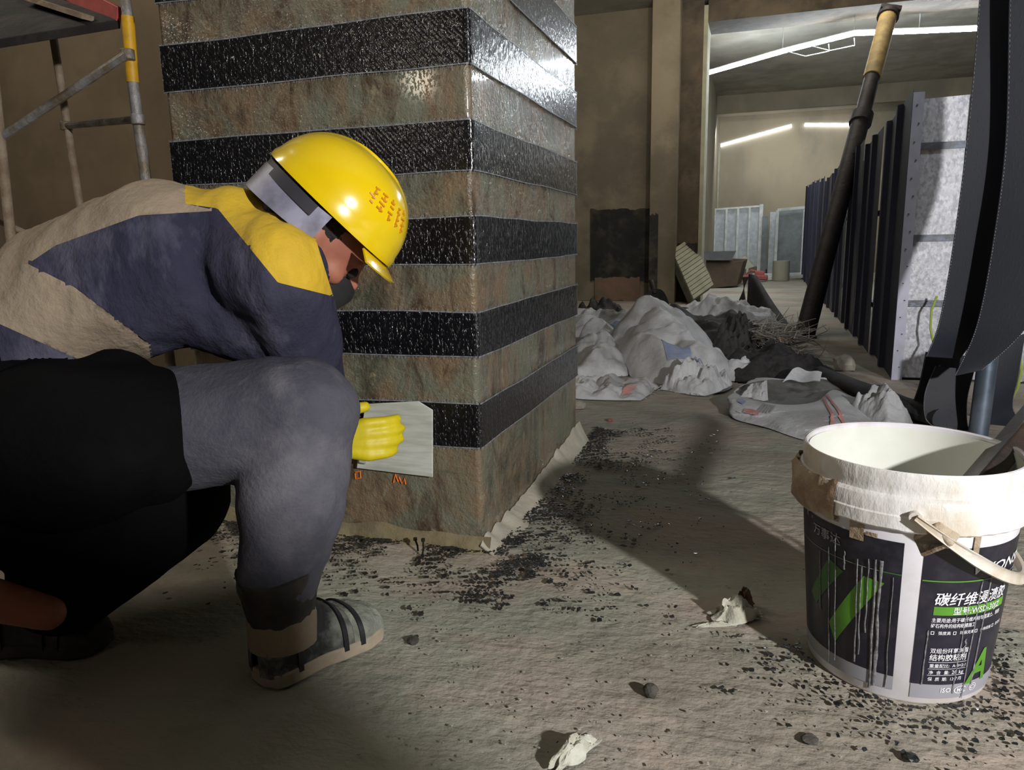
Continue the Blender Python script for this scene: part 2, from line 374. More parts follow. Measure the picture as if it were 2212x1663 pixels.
# ------------------------------------------------------------------ wrapped column
cx0, cx1, cy0, cy1 = -1.302, -0.556, 1.463, 2.392
colm = thing('concrete_column', (cx0 + .37, cy0 + .46, 0), 'square concrete column wrapped in glossy black carbon bands in the middle', 'column')
def cface():
    g = MB(); r = .006
    g.box(((cx0 + cx1) / 2, (cy0 + cy1) / 2, 1.5), (cx1 - cx0, cy1 - cy0, 3.0)); return g
cface().build('shaft', 'column_face', colm, bevel=.012)
random.seed(3)
def wrap_ring(z0, z1, off, jit=0.0, seed=0):
    """strip around the column; path with small corner radius"""
    g = MB(); path = []
    a0, a1, b0, b1 = cx0 - off, cx1 + off, cy0 - off, cy1 + off; rc = .007
    def seg(p, q, n): return [(p[0] + (q[0] - p[0]) * i / n, p[1] + (q[1] - p[1]) * i / n) for i in range(n)]
    path += seg((a0 + rc, b0), (a1 - rc, b0), 60)
    path += [(a1 - rc + rc * math.sin(t), b0 + rc - rc * math.cos(t)) for t in [PI / 2 * k / 4 for k in range(4)]]
    path += seg((a1, b0 + rc), (a1, b1 - rc), 60) + [(a1 - rc + rc * math.cos(t), b1 - rc + rc * math.sin(t)) for t in [PI / 2 * k / 4 for k in range(4)]]
    path += seg((a1 - rc, b1), (a0 + rc, b1), 8) + seg((a0, b1 - rc), (a0, b0 + rc), 8)
    n = len(path); m = 3; vs = []
    for i, (x, y) in enumerate(path):
        for j in range(m + 1):
            w = jit * noise.noise(Vector((x * 5, y * 5, seed * 3.3 + (0 if j < 2 else 7))))
            vs.append((x, y, z0 + (z1 - z0) * j / m + w))
    fs = [(i * (m + 1) + j, ((i + 1) % n) * (m + 1) + j, ((i + 1) % n) * (m + 1) + j + 1, i * (m + 1) + j + 1) for i in range(n) for j in range(m)]
    g.add(vs, fs); return g, path
bands = [(1.215, 1.32), (1.026, 1.127), (0.822, 0.921), (0.633, 0.731), (0.438, 0.5354), (0.2372, 0.3345), (1.42, 1.52), (1.62, 1.72)]
for k, (z0, z1) in enumerate(bands):
    g, path = wrap_ring(z0, z1, .0035, .004, k)
    b = g.build('carbon_fibre_band', 'carbon', colm, solid=.003)
    # pale stitched threads: two edge lines plus short fringe ticks
    t = MB(); n = 0
    for i in range(128):
        (x, y), (x2, y2) = path[i], path[i + 1]
        for q in range(3):
            fx = x + (x2 - x) * q / 3; fy = y + (y2 - y) * q / 3
            front = i < 62
            o = Vector((0, -.0026, 0)) if front else Vector((.0026, 0, 0))
            for zz, sg in ((z0, -1), (z1, 1)):
                w = .004 * noise.noise(Vector((fx * 5, fy * 5, k * 3.3 + (0 if sg < 0 else 7))))
                L_ = random.uniform(.003, .009) * (1.5 if random.random() < .1 else 1)
                p = Vector((fx, fy, zz + w - sg * .002)) + o; q2 = p + Vector((random.uniform(-.002, .002) if front else 0, 0 if front else random.uniform(-.002, .002), sg * L_))
                sd = Vector((.0004, 0, 0)) if front else Vector((0, .0004, 0))
                t.add([p - sd, p + sd, q2 + sd, q2 - sd], [(0, 1, 2, 3)])
                if q == 0:
                    e = Vector((x2, y2, zz + w)) + o; p0 = Vector((x, y, zz + w)) + o; dz = Vector((0, 0, .0009))
                    t.add([p0 - dz, e - dz, e + dz, p0 + dz], [(0, 1, 2, 3)])
    o = t.build('stitched_fringe', 'thread', b, smooth=False); o['kind'] = 'stuff'
    # stitched dotted rows across the band
    t = MB()
    for i in range(0, 124, 2):
        (x, y) = path[i]; front = i < 62
        o_ = Vector((0, -.0024, 0)) if front else Vector((.0024, 0, 0)); sd = Vector((.0003, 0, 0)) if front else Vector((0, .0003, 0))
        for j in range(9):
            z = z0 + (z1 - z0) * (j + .5) / 9; p = Vector((x, y, z)) + o_; d = Vector((0, 0, .0016))
            t.add([p - sd - d, p + sd - d, p + sd + d, p - sd + d], [(0, 1, 2, 3)])
    o = t.build('stitch_dots', 'thread', b, smooth=False); o['kind'] = 'stuff'
# mortar skirt at the column foot and light plaster scrapings
g = MB()
def skirt(u, v):
    y = cy0 - .02 + u * (cy1 - cy0 + .05); w = .035 + .03 * abs(noise.noise(Vector((u * 9, 3, 0)))) + .02 * math.sin(u * 3)
    h = (.02 + .05 * u ** 2 + .03 * abs(noise.noise(Vector((u * 14, 1, 0)))))
    return (cx1 + .001 + w * v, y, h * (1 - v) ** 1.3 - .002)
g.grid(skirt, 90, 6); g.build('mortar_skirt', 'mortar', colm, solid=.004)
g = MB()
def skirt2(u, v):
    x = cx0 + u * (cx1 - cx0 + .02); w = .012 + .02 * abs(noise.noise(Vector((u * 9, 8, 0))))
    return (x, cy0 - .001 - w * v, (.035 + .015 * noise.noise(Vector((u * 7, 5, 0)))) * (1 - v) ** .8 - .002)
g.grid(skirt2, 80, 5); g.build('ochre_skirt', None, colm, solid=.004).data.materials.append(mat('ochre', (126, 116, 88), (108, 98, 76), 20, .9, bump=.5))
# orange chalk strokes on the lower face
g = MB()
def stroke(px, rr=.0022):
    g.tube([PY(x, y, cy0 - .002) for x, y in px], rr, 6)
stroke([(768, 1020), (778, 1018), (779, 1032), (768, 1034), (767, 1022)]); stroke([(850, 1042), (854, 1024), (860, 1040)]); stroke([(862, 1030), (868, 1044), (874, 1034), (876, 1046)])
g.build('orange_marking', 'orange_ink', colm)
# two bent rebar pins at the foot
for (a, b) in (((912, 1200), (914, 1168)), ((903, 1190), (897, 1166))):
    p = G(*a); d = PY(b[0], b[1], p.y)
    t_ = tag(MB().tube([p, (p + d) / 2 + Vector((.002, 0, 0)), d], .0022, 8).tube([d - Vector((0, 0, .001)), d + Vector((0, 0, .005))], .0045, 8).build('rebar_pin', 'nail'),
        'short rusty pin standing in the floor at the column foot, ' + ('right one' if a[0] > 905 else 'left one'), 'pin', 'pins at the column foot')

# dark resin flakes around the foot
random.seed(11); g = MB(); cnt = 0
def flake(p, s, h=.0012):
    n = random.choice((4, 5, 6)); a0 = random.random() * 6; el = random.uniform(.35, 1); ro = random.random() * 3; pts = []
    for i in range(n):
        a = a0 + 2 * PI * i / n; r = s * random.uniform(.5, 1.1); x, y = r * math.cos(a), r * math.sin(a) * el
        pts.append(p + Vector((x * math.cos(ro) - y * math.sin(ro), x * math.sin(ro) + y * math.cos(ro), random.uniform(-.0006, .0014))))
    g.prism(pts, (0, 0, h))
while cnt < 4600:
    if random.random() < .48:
        x = random.uniform(-1.5, cx1 + .15); d = random.expovariate(1 / .075); y = cy0 - .012 - d
        if d > .42: continue
    else:
        y = random.uniform(cy0 - .25, cy1 + .25); d = random.expovariate(1 / .11); x = cx1 + .03 + d
        if d > .5: continue
    if noise.noise(Vector((x * 9, y * 9, 0))) < -.35 + random.random() * .45: continue
    s = random.choice((.0022, .0028, .004, .006, .009)) * random.uniform(.7, 1.2)
    flake(Vector((x, y, .0055)), s); cnt += 1
for _ in range(160):
    q = G(random.uniform(900, 2212), random.uniform(900, 1663))
    if q.x < cx1 + .02 and q.y > cy0 - .02: continue
    flake(Vector((q.x, q.y, .005)), random.uniform(.0012, .003))
for _ in range(420):
    a = random.uniform(PI, 2 * PI + .6); rr = .14 + random.expovariate(1 / .06); flake(Vector((.24 + rr * math.cos(a), 1.24 + rr * math.sin(a), .005)), random.uniform(.0015, .007))
tag(g.build('resin_flakes', 'chips', smooth=False), 'scattered black resin flakes on the floor around the column and the pail', 'debris', kind='stuff')
random.seed(12); g = MB()
for _ in range(450):
    q = G(random.uniform(760, 2212), random.uniform(880, 1663))
    if q.x < cx1 + .02 and q.y > cy0 - .02: continue
    s = random.uniform(.0008, .0022)
    g.box(q + Vector((0, 0, .003)), (s * 2, s * 1.6, s * .6), Matrix.Rotation(random.random() * 6, 3, 'Z'))
tag(g.build('grit', 'stone', smooth=False), 'pale grit and crumbs of mortar strewn over the floor', 'grit', kind='stuff')

# ------------------------------------------------------------------ scaffold on the left
sc = thing('steel_scaffold', (-1.75, 1.7, 0), 'steel scaffold frame with yellow and silver upright behind the worker', 'scaffold')
def zline(a, b, D, r, m, name, n=12, zb=None):
    p, q = P(*a, D), P(*b, D)
    return MB().tube([p, q], r, n).build(name, m, sc)
Ym, Y2, Y3 = 1.56, 1.78, 1.50
def at_floor(a, b): d = (b - a).normalized(); return a + d * (a.z / -d.z)
top = PY(262, -60, Ym); a = PY(276, 35, Ym); seam = PY(287, 178, Ym)
MB().tube([top, a], .0125, 14).build('upright', 'scaffold_silver', sc)
MB().tube([a, seam], .0145, 14).build('yellow_sleeve', 'yellow_paint', sc)['label'] = 'yellow painted stretch of the upright'
MB().tube([seam, at_floor(a, PY(320, 385, Ym))], .0130, 14).build('upright', 'scaffold_silver', sc)
u2a = PY(112, 60, Y2); u2b = PY(150, 300, Y2)
MB().tube([u2a, u2b, at_floor(u2a, u2b)], [.011, .011, .012], 12).build('upright', 'scaffold_pale', sc)
MB().tube([PY(143, 272, Y2), PY(296, 258, Ym)], .009, 10).build('rung', 'scaffold_silver', sc)
MB().tube([PY(-40, 325, Y3), PY(274, 118, Ym - .03)], .0105, 10).build('diagonal_brace', 'scaffold_silver', sc)
u3a = PY(-12, 180, Y3); MB().tube([u3a, at_floor(u3a, PY(22, 500, Y3))], .0125, 12).build('upright', 'scaffold_pale', sc)
MB().tube([PY(-20, 470, Y3), PY(60, 505, Y3 + .1)], .008, 10).build('rung', 'scaffold_pale', sc)
for q in (PY(276, 118, Ym - .02), PY(143, 272, Y2), PY(298, 258, Ym - .01)):
    MB().lathe([(0, -.012), (.0165, -.012), (.0165, .012), (0, .012)], q, 12).build('coupler', 'scaffold_silver', sc, bevel=.002)
# deck with red toe board
dk = thing('scaffold_deck', P(60, 40, 1.9), 'dark scaffold deck board with a red edge at the top left', 'scaffold deck')
c0, c1, c2, c3 = PY(-60, 115, 1.40), PY(260, 62, 1.57), PY(130, -30, 1.95), PY(-160, -60, 1.80)
zt = Vector((0, 0, .022))
MB().prism([c0, c1, c2, c3], zt).build('plank', 'deck_black', dk, smooth=False, bevel=.003)
e0, e1 = PY(95, -20, 1.72), PY(258, 50, 1.57)
MB().bar(e0 + Vector((0, 0, .035)), e1 + Vector((0, 0, .012)), .012, .05).build('toe_board', 'red_paint', dk, smooth=False, bevel=.002)['label'] = 'red painted edge board'
MB().bar(PY(60, -4, 1.6), PY(190, 38, 1.54), .03, .012).build('plank', 'scaffold_pale', dk, smooth=False)

# ------------------------------------------------------------------ corrugated hoarding
fen = thing('corrugated_fence', (.66, 7.0, 0), 'dark blue corrugated steel fence running back into the hall on the right', 'fence')
def rib_sheet(p0, p1, h0, h1, zb, pitch, depth, name, m, parent, th=.0015, flip=1):
    p0 = Vector(p0); p1 = Vector(p1); d = (p1 - p0); L_ = d.length; d.normalize(); nrm = Vector((d.y, -d.x, 0)) * flip
    prof = []; s = 0
    while s < L_ - 1e-4:
        for f_, o in ((0, 0), (.74, 0), (.79, 1), (.91, 1), (.96, 0)):
            t = s + f_ * pitch
            if t < L_: prof.append((t, o))
        s += pitch
    prof.append((L_, 0)); vs = []
    for t, o in prof:
        b = p0 + d * t + nrm * o * depth; k = t / L_
        vs += [(b.x, b.y, zb), (b.x, b.y, zb + .5 * (h0 + (h1 - h0) * k)), (b.x, b.y, h0 + (h1 - h0) * k)]
    fs = [(3 * i + j, 3 * i + 3 + j, 3 * i + 4 + j, 3 * i + 1 + j) for i in range(len(prof) - 1) for j in range(2)]
    return MB().add(vs, fs).build(name, m, parent, smooth=False, solid=th)
random.seed(5)
yb = 3.83; k = 0
while yb < 12.9:
    wdt = .84; y2 = min(yb + wdt, 12.95)
    x0_ = .633 + (yb - 3.83) * .0083; x1_ = x0_ + .03 - (.05 if k % 2 else 0) * 0
    hN = (1.30, 1.255, 1.285, 1.22, 1.27, 1.25, 1.30, 1.33, 1.37, 1.39, 1.42, 1.44)[min(k, 11)]
    if k == 0: x0_, x1_ = .633, .668; hh = (1.30, 1.265)
    else: hh = (hN, hN - random.uniform(.0, .02))
    rib_sheet((x0_, yb, 0), (x1_, y2 + .004, 0), hh[0], hh[1], .005, .42, .022, 'sheet_panel', 'fence_paint', fen, flip=-1)
    yb += wdt; k += 1
for z in (.25, .8): MB().bar((.70, 3.9, z), (.77, 12.9, z), .03, .03).build('rail_and_shade_strip', 'steel_grey', fen, smooth=False)
for i in range(5): MB().bar((.72 + i * .017, 4.0 + i * 2.1, 0), (.72 + i * .017, 4.0 + i * 2.1, 1.2), .035, .035, (1, 0, 0)).build('post', 'steel_grey', fen, smooth=False)

gf = thing('galvanised_fence', (1.0, 3.83, 0), 'shiny galvanised sheet fence facing the camera on the right', 'fence')
fx0 = .648
rib_sheet((fx0, 3.832, 0), (.86, 3.836, 0), 1.255, 1.262, .012, .5, .0, 'sheet_panel', 'galv', gf)
rib_sheet((.865, 3.83, 0), (1.5, 3.83, 0), 1.262, 1.27, .012, .32, .02, 'sheet_panel', 'galv', gf)
rib_sheet((1.505, 3.832, 0), (2.6, 3.83, 0), 1.262, 1.27, .012, .32, .02, 'sheet_panel', 'galv', gf)
MB().tube([(.863, 3.823, .012), (.863, 3.823, 1.265)], .006, 8).tube([(.878, 3.823, .012), (.878, 3.823, 1.265)], .004, 8).build('joint_bead', 'flange', gf)
fl_ = MB().bar((.655, 3.822, 0.0), (.655, 3.822, 1.285), .045, .004, (0, 1, 0)).build('corner_flange', 'flange', gf, smooth=False)
fl_['label'] = 'pale folded corner flange with screws'
for i in range(16): MB().lathe([(0, .0), (.004, 0), (.003, .004), (0, .004)], (.662 - .012 * (i % 2), 3.818, .06 + i * .078), 8).build('screw', 'steel_grey', fl_)
for z in (1.055, .655, .36): MB().bar((fx0 + .015, 3.822, z), (.856, 3.826, z), .004, .03, (0, 0, 1)).build('rail_and_shade_strip', 'steel_grey', gf, smooth=False)  # grey strips standing in for shadow bands across the sheet
MB().box((1.7, 3.86, .006), (2.1, .04, .012)).build('bottom_channel', 'prop_dark', gf, smooth=False)

# leaning prop
pb = G(1737, 728); pt = P(1922, 22, 6.15)
pr = thing('steel_prop', pb, 'leaning steel prop with a faded yellow head in front of the blue fence', 'prop')
lp = lambda t: pb.lerp(pt, t)
MB().tube([lp(0), lp(.62)], .066, 16).build('outer_tube', 'prop_dark', pr)
MB().tube([lp(.62), lp(.78)], .058, 16).build('inner_tube', 'prop_dark', pr)
MB().tube([lp(.76), lp(.975)], .068, 16).build('yellow_head_tube', 'prop_yellow', pr)['label'] = 'faded yellow upper tube'
MB().tube([lp(.605), lp(.635)], .082, 16).build('collar', 'prop_dark', pr)
MB().tube([lp(.972), lp(.985)], .085, 16).build('cap', 'prop_dark', pr)
dd = (pt - pb).normalized(); MB().bar(lp(.985), lp(1.0), .16, .12, (0, 1, 0)).build('head_plate', 'prop_dark', pr, smooth=False, bevel=.004)
MB().box(pb + Vector((0, 0, .006)), (.15, .15, .012)).build('base_plate', 'prop_dark', pr, smooth=False)

# ------------------------------------------------------------------ LED tubes in the far hall
def ledrun(pts, r, m, label, D=None, br=True):
    t = thing('led_tube_run', pts[0], label, 'light')
    for a, b in zip(pts[:-1], pts[1:]):
        o = MB().tube([a, b], r, 10).build('led_tube', m, t)
        MB().bar(a + Vector((0, 0, r * 1.6)), b + Vector((0, 0, r * 1.6)), r * 1.2, r * .7).build('tube_channel', 'white_frame', t, smooth=False)
    return t
zt1 = 2.62
t1 = [G(1524, 160, zt1), G(1690, 112, zt1), G(1845, 73, zt1), G(1985, 68, zt1), G(2150, 61, zt1)]
tn = ledrun(t1, .018, 'tube_near', 'long kinked row of white tubes under the hall ceiling, nearer run')
for q in t1: MB().tube([q + Vector((0, 0, .03)), Vector((q.x, q.y, 3.0))], .004, 6).build('hanger', 'white_frame', tn)
for a_, b_ in ((1790, 95), (1845, 82)):
    q = G(a_, b_, zt1); MB().tube([q, q + Vector((.01, 0, -.07)), q + Vector((-.22, 0, -.10)), q + Vector((-.42, .05, -.02))], .005, 6).build('loose_wire', 'white_frame', tn)
yt = 14.67
ledrun([PY(1548, 317, yt), PY(1710, 272, yt)], .022, 'tube_far', 'slanted white tube on the far hall wall')
ledrun([PY(1738, 270, yt), PY(1850, 270, yt)], .022, 'tube_far', 'level white tube on the far hall wall beside the slanted one')

# ------------------------------------------------------------------ far hall objects
yf = 14.0
ff = thing('panel_fence', (-.4, yf, 0), 'low row of pale galvanised panels at the far end of the hall', 'fence')
for i in range(5):
    a, b = PY(1517 + i * 24.6, 560, yf), PY(1517 + (i + 1) * 24.6, 560, yf)
    rib_sheet((a.x, yf, 0), (b.x - .01, yf, 0), 1.14, 1.15 + .01 * i, .15, .5, .0, 'sheet_panel', 'galv_far', ff)
    MB().bar((a.x, yf - .03, .0), (a.x, yf - .03, 1.17), .035, .03, (0, 1, 0)).build('upright', 'white_frame', ff, smooth=False)
b = PY(1640, 560, yf); MB().bar((b.x, yf - .03, 0), (b.x, yf - .03, 1.22), .06, .04, (0, 1, 0)).build('upright', 'white_frame', ff, smooth=False)
MB().bar((-.9, yf - .03, 1.15), (b.x, yf - .03, 1.19), .02, .03).build('top_rail', 'white_frame', ff, smooth=False)
fr = thing('door_frame', PY(1705, 560, 13.6), 'white rectangular door frame standing beyond the blue fence', 'frame')
ya = 13.6
A, B = PY(1675, 560, ya), PY(1733, 560, ya); zt_ = PY(1700, 453, ya).z
for x in (A.x, B.x): MB().bar((x, ya, 0), (x, ya, zt_), .045, .04, (0, 1, 0)).build('jamb', 'white_frame', fr, smooth=False)
MB().bar((A.x, ya, zt_), (B.x, ya, zt_ + .03), .045, .045).build('lintel', 'white_frame', fr, smooth=False)
MB().box(((A.x + B.x) / 2, ya + .35, .58), (B.x - A.x, .02, 1.1)).build('panel', 'glassy_grey', fr, smooth=False)
for i, (px, py0, w, m, lb) in enumerate(((1648, 466, .09, 'glassy_grey', 'grey'), (1664, 458, .10, 'galv_far', 'pale green-grey'), (1697, 490, .12, 'steel_grey', 'blue-grey'))):
    p = PY(px, 590, 13.9 + .1 * i); z = PY(px, py0, 13.9).z
    tag(MB().bar((p.x, p.y, 0), (p.x, p.y, z), w, w * .6, (0, 1, 0)).build('channel_profile', m, smooth=False, bevel=.004), lb + ' upright channel profile near the far door frame', 'profile')
for i, (px, z, h) in enumerate(((1648, .55, .1), (1648, .22, .25), (1680, .38, .18), (1715, .28, .2))):
    p = PY(px, 560, 14.25); tag(MB().box((p.x, p.y, h / 2), (.16, .16, h)).box((p.x, p.y, h + .03), (.1, .1, .06)).build('paint_tin', 'white_frame', bevel=.01),
        ('first', 'second', 'third', 'fourth')[i] + ' small white tin from the left behind the far profiles', 'tin', 'tins beyond the door frame')
for i, (a, b, y, z) in enumerate((((1625), 1733, 13.3, .03), (1630, 1733, 13.0, .03), (1600, 1733, 12.6, .03), (1655, 1735, 12.2, .03))):
    pa, pb_ = PY(a, 590, y), PY(b, 585, y)
    tag(MB().bar((pa.x, y, z), (pb_.x, y + .1 * i, z + .02 * (i % 2)), .10, .05).build('white_profile', 'white_frame', smooth=False, bevel=.004),
        ('farthest', 'second farthest, stacked', 'second nearest', 'nearest')[i] + ' white metal profile lying on the far floor', 'profile', 'white profiles on the far floor')
p = G(1686, 606); tag(MB().lathe([(0, 0), (.125, 0), (.125, .3), (.11, .3), (.11, .28), (0, .28)], (p.x, p.y, 0), 28).build('concrete_test_cylinder', 'board_pale', bevel=.004), 'pale round drum standing on the far floor by white profiles', 'drum')
a_, b_ = G(1598, 609), G(1658, 607)
rd = thing('red_machine', (a_ + b_) / 2, 'small red machine lying on the floor beside the cardboard carton', 'machine')
c_ = (a_ + b_) / 2
MB().box(c_ + Vector((0, 0, .06)), (b_.x - a_.x, .16, .08)).build('base', 'red_plastic', rd, bevel=.02)
MB().box(c_ + Vector((.08, 0, .12)), (.14, .12, .08)).build('housing', 'red_plastic', rd, bevel=.02)
MB().tube([c_ + Vector((-.12, 0, .1)), c_ + Vector((-.05, 0, .17)), c_ + Vector((.05, 0, .15))], .014, 8).build('handle', 'red_plastic', rd)

# foam slab, leaning
s0, s1 = G(1497, 652), G(1540, 640)
sl_ = thing('foam_slab', (s0 + s1) / 2, 'pale grooved foam slab leaning beside the dark jamb', 'slab')
A_, B_ = P(1497, 648, 7.6), P(1541, 616, 7.75)
e1 = B_ - A_; e2 = P(1450, 541, 7.8) - A_; nn_ = e1.cross(e2).normalized()
if nn_.y < 0: nn_ = -nn_
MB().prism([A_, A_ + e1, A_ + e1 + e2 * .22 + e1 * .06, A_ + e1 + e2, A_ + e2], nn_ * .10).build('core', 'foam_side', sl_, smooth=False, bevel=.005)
for i in range(13):
    v0, v1 = i / 13 + .005, (i + 1) / 13 - .005
    vs = [A_ + e1 * .01 + e2 * v0, A_ + e1 * .99 + e2 * v0, A_ + e1 * .99 + e2 * v1, A_ + e1 * .01 + e2 * v1]
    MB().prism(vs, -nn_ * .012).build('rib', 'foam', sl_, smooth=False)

# cardboard carton with open flaps
cb = thing('cardboard_carton', G(1570, 622), 'brown open cardboard carton with dark flaps behind the foam slab', 'carton')
Dc = 10.0
q = [P(1528, 624, Dc), P(1592, 617, Dc), P(1606, 564, Dc), P(1525, 562, Dc)]
MB().prism(q, (.05, .35, .02)).build('body', 'cardboard', cb, smooth=False, bevel=.006)
MB().prism([P(1513, 545, Dc), P(1590, 543, Dc), P(1580, 562, Dc - .05), P(1528, 562, Dc - .05)], (0, .012, .008)).build('flap', 'dark_board', cb, smooth=False)
MB().prism([P(1585, 560, Dc), P(1612, 562, Dc + .2), P(1600, 600, Dc + .1), P(1592, 600, Dc)], (0, .012, .008)).build('flap', 'cardboard', cb, smooth=False)
MB().prism([P(1590, 563, Dc + .4), P(1609, 553, Dc + .5), P(1629, 576, Dc + .5), P(1607, 582, Dc + .4)], (0, .2, .01)).build('packing_board', 'board_pale', cb, smooth=False)['label'] = 'pale packing board sticking out behind'

# ------------------------------------------------------------------ sacks and rubbish
def sack(name, a, b, w, h, seed, m, label, group='cement sacks heaped on the floor', amp=.5, prints=(), nu=110, nv=70, z0=0.0, lift=0):
    a = Vector((a[0], a[1], 0)); b = Vector((b[0], b[1], 0)); mid = (a + b) / 2; d = (b - a); L_ = d.length; d.normalize(); n = Vector((-d.y, d.x, 0))
    off = Vector((seed * 7.13, seed * 3.7, seed * 1.9)); vs = []
    def surf(u, v):
        U, V = 2 * u - 1, 2 * v - 1
        wob = 1 + .13 * noise.noise(off + Vector((U * 1.5, V * 1.5, 4)))
        p = mid + d * (U * L_ / 2 * (1 - .10 * V * V)) * wob + n * (V * w / 2 * (1 - .14 * U * U)) * wob
        e = max(0, (1 - abs(U) ** 2.6)) ** .55 * max(0, (1 - abs(V) ** 2.2)) ** .55
        q = Vector((U * L_ / 2, V * w / 2, 0)) * 1.0 + off
        cr = crumple(q, 2.0 / max(L_, .3)) * 1.5 + .4 * crumple(q * 2.3, 2.0 / max(L_, .3)); vo = noise.voronoi(q * (4.2 / max(L_, .3)))[0]
        z = h * e * (.72 + amp * .55 * cr + amp * .3 * (vo[1] - vo[0])) + .004 + h * .25 * noise.noise(q * 3) * e
        sh = noise.noise_vector(q * 5) * .05 * L_ * e
        return (p.x + sh.x * .6, p.y + sh.y * .6, max(z + z0, .004))
    g = MB(); g.grid(surf, nu, nv)
    def under(u, v):
        x = surf(u, v); ed = min(u, 1 - u, v, 1 - v); return (x[0], x[1], min(x[2], .004 + z0 * (1 if z0 else 0)) - .002)
    g.grid(lambda u, v: under(u, v), nu // 5, nv // 5)
    o = g.build(name, m, angle=30)
    tag(o, label, 'sack' if 'sack' in name else 'cloth', group)
    for k, (u0, v0, u1, v1, pm, pn) in enumerate(prints):
        pg = MB(); pg.grid(lambda u, v: Vector(surf(u0 + (u1 - u0) * u, v0 + (v1 - v0) * v)) + Vector((-.001, -.004, .0035)), 14, 14)
        q = pg.build(pn, pm, o, angle=180)
    # frayed thread ends
    random.seed(seed); fr_ = MB()
    for _ in range(26):
        e_ = Vector(surf(random.choice((.0, 1.0)), random.random())); dd_ = Vector((random.uniform(-1, 1), random.uniform(-1, 1), random.uniform(0, .7))).normalized() * random.uniform(.01, .035)
        fr_.tube([e_, e_ + dd_ * .6 + Vector((0, 0, .004)), e_ + dd_], .0012, 4)
    f_ = fr_.build('frayed_threads', m, o); f_['kind'] = 'stuff'
    return o
S = G
sack('cement_sack', S(1205, 765), S(1335, 725), .62, .24, 1, 'sack', 'white cement sack with blue print against the column edge, back left of the heap', prints=((.35, .12, .5, .22, 'print_blue', 'blue_print'), (.18, .05, .3, .15, 'print_blue', 'blue_print')))
sack('cement_sack', S(1385, 735), S(1495, 830), .60, .30, 2, 'sack', 'large torn white cement sack in the middle of the heap', amp=.8, prints=((.86, .3, .97, .5, 'print_blue', 'blue_print'),))
sack('cement_sack', S(1215, 838), S(1415, 850), .42, .06, 3, 'sack', 'flat empty white sack lying at the front left of the heap', amp=1.0, prints=((.75, .1, .87, .3, 'print_red', 'red_print'),))
sack('cement_sack', S(1490, 700), S(1650, 725), .7, .25, 4, 'sack', 'white sack under the twigs at the back of the heap', amp=.6)
sack('cement_sack', S(1545, 812), S(1720, 826), .24, .13, 5, 'sack', 'small rolled sack lying behind the open-mouthed sack', amp=.3)
sack('cement_sack', S(1290, 815), S(1300, 745), .34, .17, 6, 'sack', 'small crumpled sack wedged between the back left and middle sacks', amp=.8)
sack('cement_sack', S(1540, 830), S(1470, 850), .26, .13, 8, 'sack', 'crumpled sack end with a blue stamp at the right foot of the large torn sack', amp=.8, prints=((.3, .3, .55, .6, 'print_blue', 'blue_print'),))
sack('black_sack', S(1405, 700), S(1600, 742), .8, .17, 9, 'sack_dark', 'dark grey cloth heap behind the white sacks', 'dark cloths in the heap', amp=.7)
sack('black_sack', S(1540, 770), S(1640, 775), .5, .28, 10, 'sack_dark', 'dark grey plastic sack standing right of the large torn sack', 'dark cloths in the heap', amp=.4)
sack('black_sack', S(1240, 700), S(1340, 690), .5, .20, 14, 'sack_dark', 'dark sack peeping out behind the back left white sack', 'dark cloths in the heap', amp=.6)
sack('black_net', S(1560, 800), S(1790, 830), .45, .17, 12, 'netting', 'black netting bundle lying under the twigs', 'dark cloths in the heap', amp=.5)
# shovel blade shape / dark bag at pilaster foot
bg = G(1410, 712)
tg = thing('dark_shovel', bg, 'dark shovel blade standing upright at the back of the sack heap', 'shovel')
g = MB(); g.grid(lambda u, v: (bg.x - .09 + .2 * u, bg.y + .05 * math.cos((u - .5) * PI) + .05 * v, .0 + (.30 - .10 * abs(2 * u - 1) ** 3) * v), 12, 8)
g.build('blade', 'black_cloth', tg, solid=.008); MB().tube([bg + Vector((0, .09, .26)), bg + Vector((-.04, .15, .36))], .018, 10).build('handle_stub', 'wood_dark', tg)
# open-mouthed sack
ob = G(1735, 905); om = thing('open_sack', ob, 'white cement sack with gaping mouth and red stripes behind the pail', 'sack')
front = [G(1585, 905), G(1655, 925), G(1760, 955), G(1870, 935), G(1912, 905), G(1880, 870), G(1810, 845), G(1700, 840), G(1620, 850), G(1582, 880)]
rimp = [P(1592, 850, 3.06), P(1680, 873, 2.93), P(1760, 868, 2.88), P(1800, 842, 3.0), P(1845, 858, 3.05), P(1812, 828, 3.25), P(1770, 818, 3.3), P(1700, 820, 3.3), P(1660, 820, 3.22), P(1612, 830, 3.15)]
def loop(pts, u):
    n = len(pts); t = (u % 1) * n; i = int(t) % n; f_ = t - int(t); p0, p1, p2, p3 = (Vector(pts[(i + k) % n]) for k in (-1, 0, 1, 2))
    return .5 * ((2 * p1) + (p2 - p0) * f_ + (2 * p0 - 5 * p1 + 4 * p2 - p3) * f_ * f_ + (3 * p1 - p0 - 3 * p2 + p3) * f_ ** 3)
ctr = sum((Vector(p) for p in rimp), Vector()) / len(rimp)
def outer(u, v):
    b_, t_ = loop(front, u), loop(rimp, u); p = b_.lerp(t_, v); out = (b_ - Vector((ctr.x, ctr.y, 0))).normalized()
    k = math.sin(v * PI); p += out * k * (.03 + .055 * crumple(p + Vector((2, 5, 1)), 3.2) + .02 * crumple(p, 9)) + Vector((0, 0, k * .02))
    return (p.x, p.y, max(p.z, .003))
